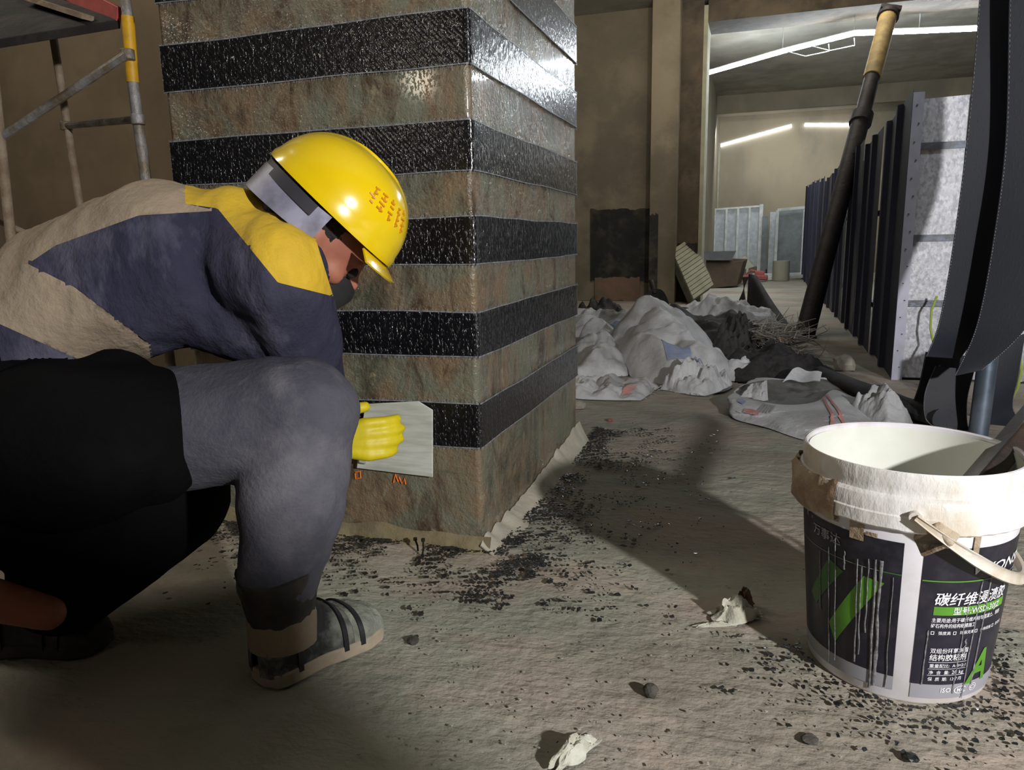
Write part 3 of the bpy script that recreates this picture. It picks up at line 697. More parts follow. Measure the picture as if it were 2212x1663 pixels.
def inner(u, v):
    t_ = loop(rimp, u); c_ = Vector((ctr.x, ctr.y, .02)); p = t_.lerp(c_, v ** .8); p.z = t_.z + (.02 - t_.z) * min(1, v * 1.7) + .012 * ridge(p, 9, 2) * math.sin(v * PI)
    return (p.x, p.y, max(p.z, .006))
MB().grid(outer, 140, 26).build('sack_body', 'sack', om, angle=30)
MB().grid(inner, 90, 14).build('sack_inside', 'sack_inner', om, angle=40)
def pr_(u0, u1, v0, v1, m, nm):
    return MB().grid(lambda u, v: Vector(outer(u0 + (u1 - u0) * u, v0 + (v1 - v0) * v)) + Vector((-.0015, -.005, .003)), 12, 12).build(nm, m, om, angle=180)
MB().grid(lambda u, v: P(1690 + 80 * u, 826 - 4 * u, 3.22).lerp(P(1712 + 62 * u, 797 + 6 * u, 3.28), v) + Vector((0, .03 * math.sin(u * 5), .006 * math.sin(u * 9))), 14, 8).build('flap', 'sack', om, solid=.003)
MB().grid(lambda u, v: P(1590 + 70 * u, 872 - 2 * u + 14 * u, 2.98).lerp(P(1618 + 38 * u, 832 - 10 * u, 3.05), v) + Vector((0, .02 * math.sin(u * 6), .01 * crumple(Vector((u, v, 0)), 3))), 16, 12).build('flap', 'sack', om, solid=.003)
for _k in range(5): pr_(.075 + .006 * _k, .0775 + .006 * _k, .45, .85, 'print_faded', 'faded_print_line')
pr_(.232, .240, .15, .97, 'print_red', 'red_stripe'); pr_(.252, .260, .1, .97, 'print_red', 'red_stripe'); pr_(.05, .08, .3, .5, 'print_red', 'red_print')
pr_(.385, .42, .6, .95, 'print_tan', 'torn_patch'); pr_(.02, .04, .6, .75, 'print_blue', 'blue_print')
sack('cement_sack', G(1862, 912), G(1935, 905), .25, .14, 15, 'sack', 'tied round end of a white sack touching the pail rim', amp=.5, z0=.0)
# long black hose / strip on floor
g = MB(); pts = [G(1560, 760), G(1650, 780), G(1760, 822), G(1880, 872), G(1960, 903), G(2030, 925)]
def hs(u, v):
    i = min(int(u * 5), 4); f_ = u * 5 - i; p = pts[i].lerp(pts[i + 1], f_); a = v * 2 * PI; n = Vector((.5, .6, 0)).normalized()
    rr = .055 + .01 * noise.noise(Vector((u * 20, 0, 0))); return p + n * math.cos(a) * rr + Vector((0, 0, .04 + .035 * math.sin(a) + .05 * (1 - u) * 0))
g.grid(hs, 60, 14); tag(g.build('black_mat_roll', 'black_cloth'), 'long black rolled mat lying diagonally behind the open-mouthed sack', 'mat')
# pointed black cloth
g = MB()
ap = P(1617, 592, 5.9); ap2 = P(1635, 597, 5.9)
bl, br_ = G(1612, 700), G(1742, 738)
def cl(u, v):
    L0 = ap.lerp(bl, v ** 1.0); R0 = ap2.lerp(br_, v); R0.z = ap2.z * (1 - v) ** 1.35; L0.z = ap.z * (1 - v) ** 1.05
    p = L0.lerp(R0, u); p += Vector((.0, .10 * math.sin(u * PI * 2.2) * v, 0)); return (p.x, p.y, max(p.z, .006))
g.grid(cl, 24, 30); tag(g.build('black_tarpaulin', 'black_cloth', solid=.01), 'stiff black tarpaulin standing to a point between heap and blue fence', 'tarpaulin')
g = MB(); tag(MB().grid(lambda u, v: G(1612 + (1582 - 1612) * u * 0 + u * 20, 700) .lerp(P(1617, 600, 5.95), v) + Vector((-.05 * u - .22 * (1 - v) * (1 - u) * .6, .1, 0)), 8, 12).build('grey_sheet', 'sack_dark', solid=.006), 'small grey sheet behind the pointed black tarpaulin', 'sheet')
# twigs / wire brush
random.seed(21); g = MB(); g2 = MB()
tw = thing('twig_bundle', G(1690, 780), 'bundle of pale dry twigs and wire lying across the sacks', 'twigs')
for i in range(230):
    a = P(random.uniform(1585, 1640), random.uniform(690, 735), random.uniform(4.2, 4.5)); e = P(random.uniform(1670, 1800), random.uniform(715, 800), random.uniform(3.6, 4.1))
    t0 = random.uniform(0, .6); t1_ = min(1, t0 + random.uniform(.3, .6)); A_, B_ = a.lerp(e, t0), a.lerp(e, t1_)
    mdl = (A_ + B_) / 2 + Vector((random.uniform(-.02, .02), 0, random.uniform(-.01, .03))); B_ += Vector((random.uniform(-.03, .05), 0, random.uniform(-.02, .09)))
    for v_ in (A_, mdl, B_): v_.z = max(v_.z, .01)
    (g if i % 23 else g2).tube([A_, mdl, B_], [.0035, .003, .0015], 4)
    if i % 4 == 0: g.tube([B_, B_ + Vector((random.uniform(-.03, .04), 0, random.uniform(.01, .07)))], [.002, .001], 4)
g.build('twigs', 'twig', tw)['kind'] = 'stuff'; g2.build('rusty_twigs', 'twig_orange', tw)['kind'] = 'stuff'

def rock(px, py, s, seed, m, label, name='rubble_stone', cat='stone', flat=.7):
    c = G(px, py); bm = bmesh.new(); bmesh.ops.create_icosphere(bm, subdivisions=2, radius=s)
    for v in bm.verts:
        v.co *= 1 + .35 * noise.noise(v.co / s * 1.3 + Vector((seed, 0, 0))); v.co.z *= flat; v.co += Vector((c.x, c.y, s * flat * .7))
    me = bpy.data.meshes.new(name); bm.to_mesh(me); bm.free(); return tag(finish(me, name, m, smooth=False), label, cat)
rock(1822, 800, .055, 3, 'stone', 'pale angular stone on the floor by the foot of the blue fence', flat=.9)
rock(1897, 852, .05, 5, 'stone_dark', 'dark crumbly clod on the floor between pale stone and black strips', flat=.5)
rock(1872, 846, .035, 6, 'stone_dark', 'flat dark chip lying left of the crumbly clod', flat=.3)
rock(1250, 882, .03, 9, 'stone', 'small pale stone beside the far foot of the column', flat=.7)
rock(1318, 909, .012, 10, 'red_plastic', 'tiny reddish crumb on the floor beyond the column', flat=.5)
rock(1405, 1500, .012, 12, 'stone_dark', 'dark flint-like pebble in the open floor foreground', flat=.9)
rock(893, 1388, .011, 14, 'stone_dark', 'dark green crumb on the floor right of the shoe', flat=.6)
rock(1965, 1640, .010, 15, 'chips', 'black blob on the floor in front of the pail', flat=.5)
rock(1750, 1600, .012, 16, 'stone_dark', 'dark smear of dirt in the right foreground left of the pail', flat=.3)
# crumpled plaster-stained scrap
def scrap(px, py, L_, w, h, seed, rz, label, m='paper'):
    c = G(px, py); d = Vector((math.cos(rz), math.sin(rz), 0)); n = Vector((-d.y, d.x, 0)); off = Vector((seed, seed * 2, 0))
    def f(u, v):
        U, V = 2 * u - 1, 2 * v - 1; q_ = off + Vector((U, V, 0)); e = (1 - abs(U) ** 2) * (1 - abs(V) ** 2)
        j = noise.noise_vector(q_ * 2.2) * .35
        z = h * max(.05, e * (.6 + .9 * ridge(q_, 1.6, 3)))
        return c + d * (U + j.x) * L_ / 2 + n * (V * (1 - .5 * abs(U)) + j.y) * w / 2 + Vector((0, 0, z + .003))
    return tag(MB().grid(f, 34, 22).build('crumpled_scrap', m, solid=.0015, angle=30), label, 'scrap')
scrap(1590, 1335, .085, .06, .035, 3, .3, 'crumpled whitish scrap with a brown leaf at the edge of the pail shadow')
scrap(1545, 1355, .07, .012, .006, 5, .35, 'thin white sliver lying left of the crumpled scrap')
scrap(1240, 1632, .085, .035, .02, 8, 1.1, 'crumpled pale glove-like scrap at the bottom edge of the floor')
lf = scrap(1607, 1316, .05, .035, .035, 17, 1.2, 'curled brown dead leaf behind the crumpled scrap', 'leaf_brown'); lf.name = 'dead_leaf'; lf['category'] = 'leaf'

# ------------------------------------------------------------------ carbon fibre strips hanging at right
def strip(ctrl, name, label, m='carbon_sheet', th=.003, n=70, wav=.0):
    """ctrl: list of (left point, right point)"""
    def cr(pts, t):
        k = len(pts) - 1; t = min(max(t, 0), 1) * k; i = min(int(t), k - 1); f_ = t - i
        p0, p1, p2, p3 = pts[max(i - 1, 0)], pts[i], pts[i + 1], pts[min(i + 2, k)]
        return .5 * ((2 * p1) + (p2 - p0) * f_ + (2 * p0 - 5 * p1 + 4 * p2 - p3) * f_ * f_ + (3 * p1 - p0 - 3 * p2 + p3) * f_ ** 3)
    Ls, Rs = [c[0] for c in ctrl], [c[1] for c in ctrl]
    g = MB(); g.grid(lambda u, v: cr(Ls, u).lerp(cr(Rs, u), v) + Vector((0, wav * math.sin(v * PI), 0)), n, 10)
    root = tag(g.build(name, m, solid=th), label, 'carbon strip')
    for e in (0, 1):
        t = MB()
        for i in range(n * 2):
            a = cr(Ls, i / n / 2).lerp(cr(Rs, i / n / 2), .012 if e == 0 else .988); b = cr(Ls, (i + .5) / n / 2).lerp(cr(Rs, (i + .5) / n / 2), .012 if e == 0 else .988)
            t.tube([a + Vector((0, -.003, 0)), b + Vector((0, -.003, 0))], .0009, 4)
        t.build('edge_stitching', 'thread', root)['kind'] = 'stuff'
    return root
def Q(x, y, Y): return PY(x, y, Y)
strip([(Q(2128, -260, 2.95), Q(2250, -260, 2.95)), (Q(2115, 0, 2.94), Q(2235, 0, 2.94)), (Q(2092, 270, 2.92), Q(2188, 270, 2.94)), (Q(2060, 520, 2.88), Q(2150, 520, 2.92)), (Q(2030, 690, 2.82), Q(2115, 700, 2.86)), (Q(2000, 770, 2.74), Q(2075, 775, 2.76))],
      'carbon_fibre_strip', 'front left black carbon fibre strip hanging with its lower end curled forward')
strip([(Q(2190, -260, 2.84), Q(2420, -260, 2.80)), (Q(2180, 0, 2.84), Q(2400, 0, 2.80)), (Q(2172, 300, 2.84), Q(2380, 300, 2.78)), (Q(2145, 520, 2.80), Q(2300, 520, 2.74)), (Q(2110, 700, 2.74), Q(2222, 700, 2.70)), (Q(2062, 812, 2.66), Q(2120, 800, 2.66))],
      'carbon_fibre_strip', 'wide black carbon fibre strip hanging at the right picture edge')
strip([(Q(2000, 760, 2.98), Q(2100, 770, 3.02)), (Q(1985, 830, 3.0), Q(2085, 850, 3.0)), (Q(1965, 895, 2.98), Q(2070, 905, 2.96)), (Q(1985, 918, 2.92), Q(2072, 925, 2.88))],
      'carbon_fibre_strip', 'lower left loop of black carbon fibre strip with its end lying on the floor', 'carbon_sheet')
strip([(Q(2020, 790, 2.90), Q(2105, 800, 2.90)), (Q(1997, 850, 2.88), Q(2090, 860, 2.88)), (Q(1999, 905, 2.86), Q(2090, 915, 2.84)), (Q(2030, 928, 2.84), Q(2100, 930, 2.84))],
      'carbon_fibre_strip', 'inner curled black carbon fibre loop left of the grey pipe', 'carbon_sheet')
strip([(Q(2140, 745, 3.1), Q(2215, 720, 3.12)), (Q(2140, 830, 3.06), Q(2200, 810, 3.1)), (Q(2134, 895, 3.0), Q(2188, 880, 3.06)), (Q(2130, 915, 2.98), Q(2218, 925, 2.96))],
      'carbon_fibre_strip', 'lower right hanging end of black carbon fibre strip behind the grey pipe', 'carbon_sheet')
pb2 = G(2112, 944); d_ = (PY(2132, 790, pb2.y + .01) - pb2).normalized()
tag(MB().tube([pb2, pb2 + d_ * .40], .030, 20).build('steel_pipe', 'pipe_zinc', smooth=True), 'grey galvanised pipe standing behind the black carbon strips', 'pipe')
g = MB(); g.tube([P(2186, 690, 2.95), P(2200, 740, 2.95), P(2206, 800, 2.97), P(2198, 838, 3.0), G(2185, 862)], .006, 8)
tag(g.build('yellow_cable', 'cable'), 'thin yellow-green cable hanging behind the black strips at right', 'cable')
tag(MB().tube([P(2024, 640, 3.3), P(2012, 670, 3.3), P(2010, 710, 3.3), P(2016, 740, 3.3), G(2022, 868)], .005, 8).build('yellow_cable', 'cable'), 'thin yellow-green cable in front of the galvanised sheet, left of the strips', 'cable')

# ------------------------------------------------------------------ pail
BX, BY = .24, 1.24
bk = thing('resin_pail', (BX, BY, 0), 'white resin pail with black and green label in the right foreground', 'pail')
rz = lambda z: .130 + z / .27 * .021
c = (BX, BY, 0)
MB().lathe([(0, .004), (.12, .004), (.127, .0), (.130, .004), (rz(.27), .27), (.151, .29), (.1525, .355), (.150, .357), (.1475, .355), (.146, .29), (rz(.27) - .004, .27), (.127, .02), (0, .02)], c, 96).build('pail_body', 'bucket_white', bk)
def wb(r, z, a):
    k = noise.noise(Vector((math.cos(a) * 3, math.sin(a) * 3, z * 10))); k2 = noise.noise(Vector((math.cos(a) * 12, math.sin(a) * 12, z * 14)))
    return r + .0010 * k + .0005 * k2, z + (.002 * k + .002 * k2 if z < .281 else 0)
MB().lathe([(.1515, .276), (.160, .274), (.1632, .277), (.1635, .296), (.1615, .298), (.1615, .318), (.159, .322), (.1545, .324), (.1535, .330), (.1545, .334), (.1545, .352), (.1525, .357)], c, 160, wob=wb).build('collar', 'bucket_collar', bk)
MB().lathe([(.1455, .35), (.1452, .30), (rz(.27) - .0055, .27), (.1265, .024), (0, .022)], c, 96).build('inside_wall', 'bucket_inner', bk)
def crust(r, z, a):
    k = noise.noise(Vector((math.cos(a) * 8, math.sin(a) * 8, z * 30))); e = math.sin((a - math.radians(150)) / math.radians(75) * PI)
    return r + max(0, e) * .007 * (.6 + k), z + .006 * k
MB().lathe([(.1535, .268), (.162, .266), (.1655, .28), (.165, .30), (.163, .318), (.157, .326)], c, 70, math.radians(150), math.radians(225), wob=crust).build('resin_crust', 'resin_crust', bk)['label'] = 'brown hardened resin crust on the collar'
def cyl(th, z, o=0.0): r = rz(z) + o; return Vector((BX + r * math.cos(th), BY + r * math.sin(th), z))
R_ = math.radians
def panel(t0, t1_, z0, z1, m, nm, par, o=.0006, n=40, zf=None):
    g = MB(); g.grid(lambda u, v: cyl(R_(t0 + (t1_ - t0) * u), z0 + (z1 - z0) * v, o), n, 6); return g.build(nm, m, par, angle=180)
def cpoly(pts, m, nm, par, o=.0012):
    """quad given as (deg, z) corners, subdivided"""
    g = MB(); a, b, c_, d = pts
    g.grid(lambda u, v: cyl(R_((a[0] * (1 - u) + b[0] * u) * (1 - v) + (d[0] * (1 - u) + c_[0] * u) * v), (a[1] * (1 - u) + b[1] * u) * (1 - v) + (d[1] * (1 - u) + c_[1] * u) * v, o), 10, 10)
    return g.build(nm, m, par, angle=180)
def text(s, th, z, size, m, par, bold=0, shear=0, width=None, o=.0016, nm='lettering'):
    cu = bpy.data.curves.new(nm, 'FONT'); cu.body = s; cu.size = 1.0; cu.offset = bold; cu.shear = shear; cu.resolution_u = 2
    ob_ = bpy.data.objects.new(nm, cu); COL.objects.link(ob_); bpy.context.view_layer.update()
    me = bpy.data.meshes.new_from_object(ob_.evaluated_get(bpy.context.evaluated_depsgraph_get()))
    bpy.data.objects.remove(ob_)
    if not len(me.vertices): return None
    bm = bmesh.new(); bm.from_mesh(me); bmesh.ops.triangulate(bm, faces=bm.faces)
    bmesh.ops.subdivide_edges(bm, edges=[e for e in bm.edges if e.calc_length() > .35], cuts=2)
    xs_ = [v.co.x for v in bm.verts]; k = size
    kx = (width / (max(xs_) - min(xs_))) if width else k
    off = worldloc(par)
    for v in bm.verts: v.co = cyl(R_(th) + v.co.x * kx / .148, z + v.co.y * k, o) - off
    bm.to_mesh(me); bm.free()
    ob_ = bpy.data.objects.new(nm, me); COL.objects.link(ob_); ob_.parent = par; me.materials.clear(); me.materials.append(MATS[m]); return ob_
LL = panel(-178, -99.9, .040, .2545, 'label_black', 'label_panel', bk); LL['label'] = 'left black label panel with green chevrons'
panel(-178, -99.8, .0175, .040, 'label_grey', 'label_footer', LL, .0008)
LR = panel(-90.3, -12, .035, .2525, 'label_black', 'label_panel', bk); LR['label'] = 'right black label panel with white lettering'
panel(-89.9, -12, .0115, .035, 'label_grey', 'label_footer', LR, .0008)
panel(-89.9, -56, .2012, .2030, 'label_green', 'green_line', LR, .0014); panel(-56, -14, .2016, .2026, 'label_grey', 'grey_line', LR, .0014)
panel(-112, -100, .2045, .2060, 'label_green_dark', 'green_line', LL, .0014); panel(-176, -112, .205, .2058, 'label_grey', 'grey_line', LL, .0014)
cpoly([(-161.2, .120), (-154.9, .106), (-131.6, .186), (-142, .197)], 'label_green_dark', 'green_chevron', LL)
cpoly([(-142.1, .0903), (-137.0, .0623), (-108.2, .1875), (-119.4, .1905)], 'label_green', 'green_chevron', LL)
text('R', -165, .246, .016, 'label_ink_dim', LL, .0, width=.006); text('®', -158.5, .247, .006, 'label_ink_dim', LL)
text('万事达', -156.5, .2265, .019, 'label_ink_dim', LL, -.0, width=.058)
text('WONSD', -66, .2125, .022, 'label_ink', LR, .012, .3, width=.125)
text('碳纤维浸渍胶', -83, .1665, .0215, 'label_ink', LR, .012, .15, width=.125)
cpoly([(-82.4, .149), (-33, .149), (-33, .1625), (-82.4, .1625)], 'label_green', 'green_bar', LR)
text('型号:WSD-30JZ', -72, .1515, .0125, 'label_ink', LR, .01, .0, width=.085, o=.002)
text('主要用途:用于碳纤维片材与混凝土、钢筋', -83, .1385, .0075, 'label_ink', LR, .008, width=.122)
text('砖石构件的结构粘接施工', -83, .1295, .0075, 'label_ink', LR, .008, width=.068)
text('强度高', -78.5, .1185, .0062, 'label_ink', LR, .005); text('环保无毒', -66, .1185, .0062, 'label_ink', LR, .005); text('多种规格', -52, .1185, .0062, 'label_ink', LR, .005); text('耐老化', -37.5, .1185, .0062, 'label_ink', LR, .005)
for a_ in (-82.5, -70, -56, -41.5):
    for q_ in ((0, 0, 1.8, .0008), (0, .0046, 1.8, .0008), (0, 0, .35, .0054), (1.5, 0, .35, .0054)): panel(a_ + q_[0], a_ + q_[0] + q_[2], .1180 + q_[1], .1180 + q_[1] + q_[3], 'label_ink', 'tick_box', LR, .0016, 3)
text('双组份环氧树脂', -81.5, .0885, .0088, 'label_ink', LR, .008, width=.060)
text('结构胶粘剂', -81.5, .0765, .0115, 'label_ink', LR, .012, width=.058)
for z_ in (.0725, .0615, .0510): panel(-81.5, -58, z_, z_ + .0006, 'label_ink', 'rule', LR, .0015)
text('重量配比:  A:B=2:1', -81, .0645, .0068, 'label_ink', LR, .006, width=.058)
text('净  含  量:', -81, .0535, .0068, 'label_ink', LR, .006, width=.032); text('20 kg', -67, .0532, .0085, 'label_ink', LR, .006, width=.020)
text('保  质  期:  12个月', -81, .0425, .0068, 'label_ink', LR, .006, width=.054)
text('A', -55, .0345, .072, 'label_green', LR, .03, .25, width=.046)
text('ISO', -72.5, .0225, .0105, 'label_ink', LR, .02, width=.017); text('MA', -61.5, .0215, .009, 'label_ink', LR, .01, width=.014)
def ring(th, z, w, h, tk, gap=None):
    g = MB(); n = 24; vs = []
    for i in range(n + 1):
        a = (.5 if gap else 0) + (2 * PI - (1 if gap else 0)) * i / n
        for s_ in (1, 1 - tk): vs.append(cyl(R_(th) + w * s_ * math.cos(a) / .14, z + h * s_ * math.sin(a), .0016))
    g.add(vs, [(2 * i, 2 * i + 2, 2 * i + 3, 2 * i + 1) for i in range(n)]); g.build('round_mark', 'label_ink', LR, angle=180)
ring(-58.8, .0248, .0115, .0062, .15, 1); ring(-49, .0250, .0075, .0062, .15); ring(-49, .0250, .0055, .003, .3)
# dried resin drips
random.seed(31)
dr = MB()
for th0, za, zb_, w_ in ((-123, .215, .045, .0022), (-120.8, .205, .06, .0018), (-113.5, .222, .010, .003), (-110.5, .222, .016, .0034), (-117, .22, .10, .0016), (-104, .20, .02, .0012), (-137, .235, .03, .0013), (-142, .215, .02, .001), (-150, .2, .1, .0009), (-84, .125, .035, .002), (-64, .165, .02, .0018), (-57, .20, .01, .0016), (-51, .21, .03, .0014), (-61, .11, .085, .0028), (-131, .22, .19, .002)):
    n = 26; vs = []
    for i in range(n + 1):
        t = i / n; z = za + (zb_ - za) * t; w = w_ * .6 * (.55 + .5 * abs(noise.noise(Vector((th0, t * 9, 0)))) * 2 + .4 * t); wob_ = .8 * noise.noise(Vector((th0 * 3, t * 4, 1)))
        for e in (-1, 0, 1): vs.append(cyl(R_(th0 + wob_) + e * w / .14, z, .0016 + (.0012 if e == 0 else 0)))
    dr.add(vs, [(3 * i + j, 3 * i + 3 + j, 3 * i + 4 + j, 3 * i + 1 + j) for i in range(n) for j in (0, 1)])
o = dr.build('dried_drips', 'drip', bk, angle=180); o['kind'] = 'stuff'
for (t0, t1_, z0_, z1_) in ((-128, -120, .245, .276), (-119, -113, .2555, .262), (-66.5, -63, .238, .276), (-145, -135, .262, .275)):
    cpoly([(t0, z0_), (t1_, z0_), (t1_, z1_), (t0, z1_)], 'resin_crust', 'resin_smear', bk, .0022)
# wire-style plastic handle: ear, bail
ea = MB(); pv = cyl(R_(-96.5), .3, .012)
hd = MB().tube([cyl(R_(-96.5), .3, .004), cyl(R_(-96.5), .3, .017)], .0085, 20).build('handle_ear', 'bucket_collar', bk)
u_ = Vector((math.cos(R_(-96.5)), math.sin(R_(-96.5)), 0)); s_ = Vector((math.cos(R_(-6.5)), math.sin(R_(-6.5)), 0))
def bail(t):
    a = t * PI; lat = math.cos(a); dn_ = math.sin(a)
    return Vector((BX, BY, .302)) + u_ * lat * .174 + s_ * dn_ * .168 * .95 + Vector((0, 0, -.118 * dn_))
g = MB()
prof = [(-.009, -.003), (.009, -.003), (.009, .0), (.0075, .003), (.0045, .001), (-.0045, .001), (-.0075, .003), (-.009, 0)]
n = 60; k = len(prof); vs = []
for i in range(n + 1):
    t = i / n; p_ = bail(t); tg_ = (bail(min(t + .01, 1)) - bail(max(t - .01, 0))).normalized(); out = (p_ - Vector((BX, BY, p_.z))); out = (out - tg_ * out.dot(tg_)).normalized(); sd = tg_.cross(out)
    wd_ = .45 + .55 * min(1, t * 6, (1 - t) * 6)
    for (a, b) in prof: vs.append(p_ + sd * a * wd_ + out * b)
g.add(vs, [(i * k + j, i * k + (j + 1) % k, (i + 1) * k + (j + 1) % k, (i + 1) * k + j) for i in range(n) for j in range(k)] + [tuple(range(k)), tuple(range(n * k, n * k + k))])
g.build('bail_handle', 'handle_plastic', bk)
# paddle in the pail
s0 = Vector((.26, 1.13, .03)); s1 = P(2300, 820, 1.12)
a1 = P(2105, 1050, 1.10); a2 = P(2330, 780, 1.35)
st = thing('mixing_paddle', a1, 'dark resin-stained wooden stick standing in the pail', 'stick')
dr_ = (a2 - a1).normalized(); a0 = a1 - dr_ * .16
a0.z = max(a0.z, .03)
MB().bar(a0, a1 + dr_ * .45, .028, .055, cdir(0, -.3, -1)).build('shaft', 'wood_dark', st, bevel=.004)
MB().bar(a0 - dr_ * .0, a0 + dr_ * .09, .034, .06, cdir(0, -.3, -1)).build('resin_coated_tip', 'resin_crust', st, bevel=.004)

# ------------------------------------------------------------------ worker
pivot = Vector((-.85, .95, 0))
wk = thing('person', pivot, 'crouching worker in yellow hard hat and navy jacket smoothing a band on the column', 'person')
def sph(bm, c, r, R=None, seg=20):
    m_ = Matrix.Translation(c) @ (R.to_4x4() if R else Matrix.Identity(4)) @ Matrix.Diagonal((*r, 1))
    bmesh.ops.create_uvsphere(bm, u_segments=seg, v_segments=seg // 2 + 2, radius=1, matrix=m_)
def cap(bm, a, ra, b, rb, seg=18):
    a = Vector(a); b = Vector(b); sph(bm, a, (ra,) * 3, None, seg); sph(bm, b, (rb,) * 3, None, seg)
    d = b - a; R = d.to_track_quat('Z', 'Y').to_matrix().to_4x4()
    bmesh.ops.create_cone(bm, cap_ends=True, segments=seg, radius1=ra, radius2=rb, depth=d.length, matrix=Matrix.Translation((a + b) / 2) @ R)
def remesh(bm, vox, name, smooth_it=6, disp=None):
    me = bpy.data.meshes.new(name); bm.to_mesh(me); bm.free(); o = bpy.data.objects.new(name, me); COL.objects.link(o)
    m1 = o.modifiers.new('r', 'REMESH'); m1.mode = 'VOXEL'; m1.voxel_size = vox; m1.use_smooth_shade = True
    m2 = o.modifiers.new('s', 'SMOOTH'); m2.iterations = smooth_it; m2.factor = .5
    bpy.context.view_layer.update()
    me2 = bpy.data.meshes.new_from_object(o.evaluated_get(bpy.context.evaluated_depsgraph_get())); bpy.data.objects.remove(o)
    if disp:
        nn = [v.normal.copy() for v in me2.vertices]
        for v, n_ in zip(me2.vertices, nn): v.co += n_ * disp(v.co, n_)
    return me2
def place(me, name, m, parent=wk):
    off = worldloc(parent)
    for v in me.vertices: v.co -= off
    o = bpy.data.objects.new(name, me); COL.objects.link(o); o.parent = parent; me.shade_smooth(); me.materials.clear(); me.materials.append(MATS[m]); return o
# joints
hipR, hipL = P(110, 960, 1.22), P(20, 930, 1.36)
kneR, kneL = P(650, 893, 1.20), P(360, 1070, 1.42)
_h, _t = G(556, 1478), G(812, 1352); ankR = _h.lerp(_t, .22) + Vector((0, 0, .125)); ankL = P(110, 1290, 1.20)
pel = P(10, 830, 1.25); wai = P(150, 655, 1.24); che = P(370, 570, 1.24); uba = P(500, 545, 1.25)
shR, shL = P(592, 590, 1.17), P(560, 520, 1.40)
elR = P(655, 745, 1.27); wrR = P(714, 962, 1.49)
elL = P(610, 740, 1.50); wrL = P(560, 860, 1.42)
nek = P(632, 520, 1.26); hdc = P(688, 502, 1.27)
fU = cdir(.70, -.71, -.04); fF = cdir(.66, .66, .36); fF = (fF - fU * fF.dot(fU)).normalized(); fR = fF.cross(fU).normalized()
if fR.dot(cdir(0, 0, -1)) < 0: fR = -fR      # fR points toward the camera side (his right)
def HD(f, u, r): return hdc + fF * f + fU * u + fR * r
# body
bm = bmesh.new()
for a, ra, b, rb in ((hipR, .10, kneR, .065), (kneR, .06, ankR, .042), (hipL, .10, kneL, .065), (kneL, .06, ankL, .042), (pel, .12, wai, .105), (wai, .105, che, .115), (che, .115, uba, .09), (uba, .07, shR, .052), (uba, .07, shL, .052), (shR, .05, elR, .038), (elR, .036, wrR, .027), (shL, .05, elL, .038), (elL, .036, wrL, .027), (uba, .06, nek, .052), (nek, .05, hdc, .058)): cap(bm, a, ra, b, rb)
hR = Matrix((fF, fR, fU)).transposed()
sph(bm, HD(0, .01, 0), (.096, .076, .088), hR); sph(bm, HD(.035, -.055, 0), (.055, .052, .055), hR); sph(bm, HD(.065, -.09, 0), (.026, .028, .022), hR)
sph(bm, HD(.098, -.025, 0), (.016, .011, .014), hR); cap(bm, HD(.088, .0, 0), .008, HD(.104, -.03, 0), .011); sph(bm, HD(.09, -.058, 0), (.012, .022, .007), hR); sph(bm, HD(.083, .012, 0), (.012, .05, .008), hR)
for sgn in (1, -1): sph(bm, HD(-.005, -.012, .078 * sgn), (.018, .008, .030), hR); sph(bm, HD(.05, -.03, .05 * sgn), (.03, .018, .022), hR)
# left hand resting (bare, hidden mostly) with five fingers
def hand(bm, wr, d, side, nrm, s=1.0, r=.0085, curl=.5):
    d = d.normalized(); side = (side - d * side.dot(d)).normalized(); nrm = d.cross(side).normalized() if nrm is None else nrm
    pc = wr + d * .05 * s
    for k in range(4): cap(bm, wr + side * (.004 * (k - 1.5)), .018 * s, wr + d * .082 * s + side * .019 * s * (k - 1.5), .0125 * s)
    for k, L_ in enumerate((.066, .074, .070, .054)):
        b = wr + d * .085 * s + side * .0195 * s * (k - 1.5); p1 = b + (d * .8 + nrm * curl * .5) * L_ * .45 * s; p2 = p1 + (d * .55 + nrm * curl * 1.2) * L_ * .32 * s; p3 = p2 + (d * .2 + nrm * curl * 1.6) * L_ * .25 * s
        cap(bm, b, r * 1.1, p1, r, 10); cap(bm, p1, r, p2, r * .92, 10); cap(bm, p2, r * .92, p3, r * .8, 10)
    b = wr + d * .025 * s - side * .02 * s; p1 = b + (d * .5 - side * .9 + nrm * .3) * .035 * s; p2 = p1 + (d * .8 - side * .1 + nrm * .5) * .032 * s
    cap(bm, b, r * 1.5, p1, r * 1.25, 10); cap(bm, p1, r * 1.25, p2, r, 10)
hand(bm, wrL, (wrL - elL), Vector((0, 1, 0)), None)
cap(bm, P(-60, 1285, 1.10), .034, P(105, 1325, 1.13), .026)
place(remesh(bm, .0075, 'body', 4), 'body', 'skin')
# face details
for s2 in (1, -1):
    e = MB(); bmm = bmesh.new(); bmesh.ops.create_uvsphere(bmm, u_segments=12, v_segments=8, radius=.0115); me = bpy.data.meshes.new('eye')
    for v in bmm.verts: v.co += HD(.082, -.008, .03 * s2)
    bmm.to_mesh(me); bmm.free(); place(me, 'eye', 'mask_black' if s2 else 'skin')
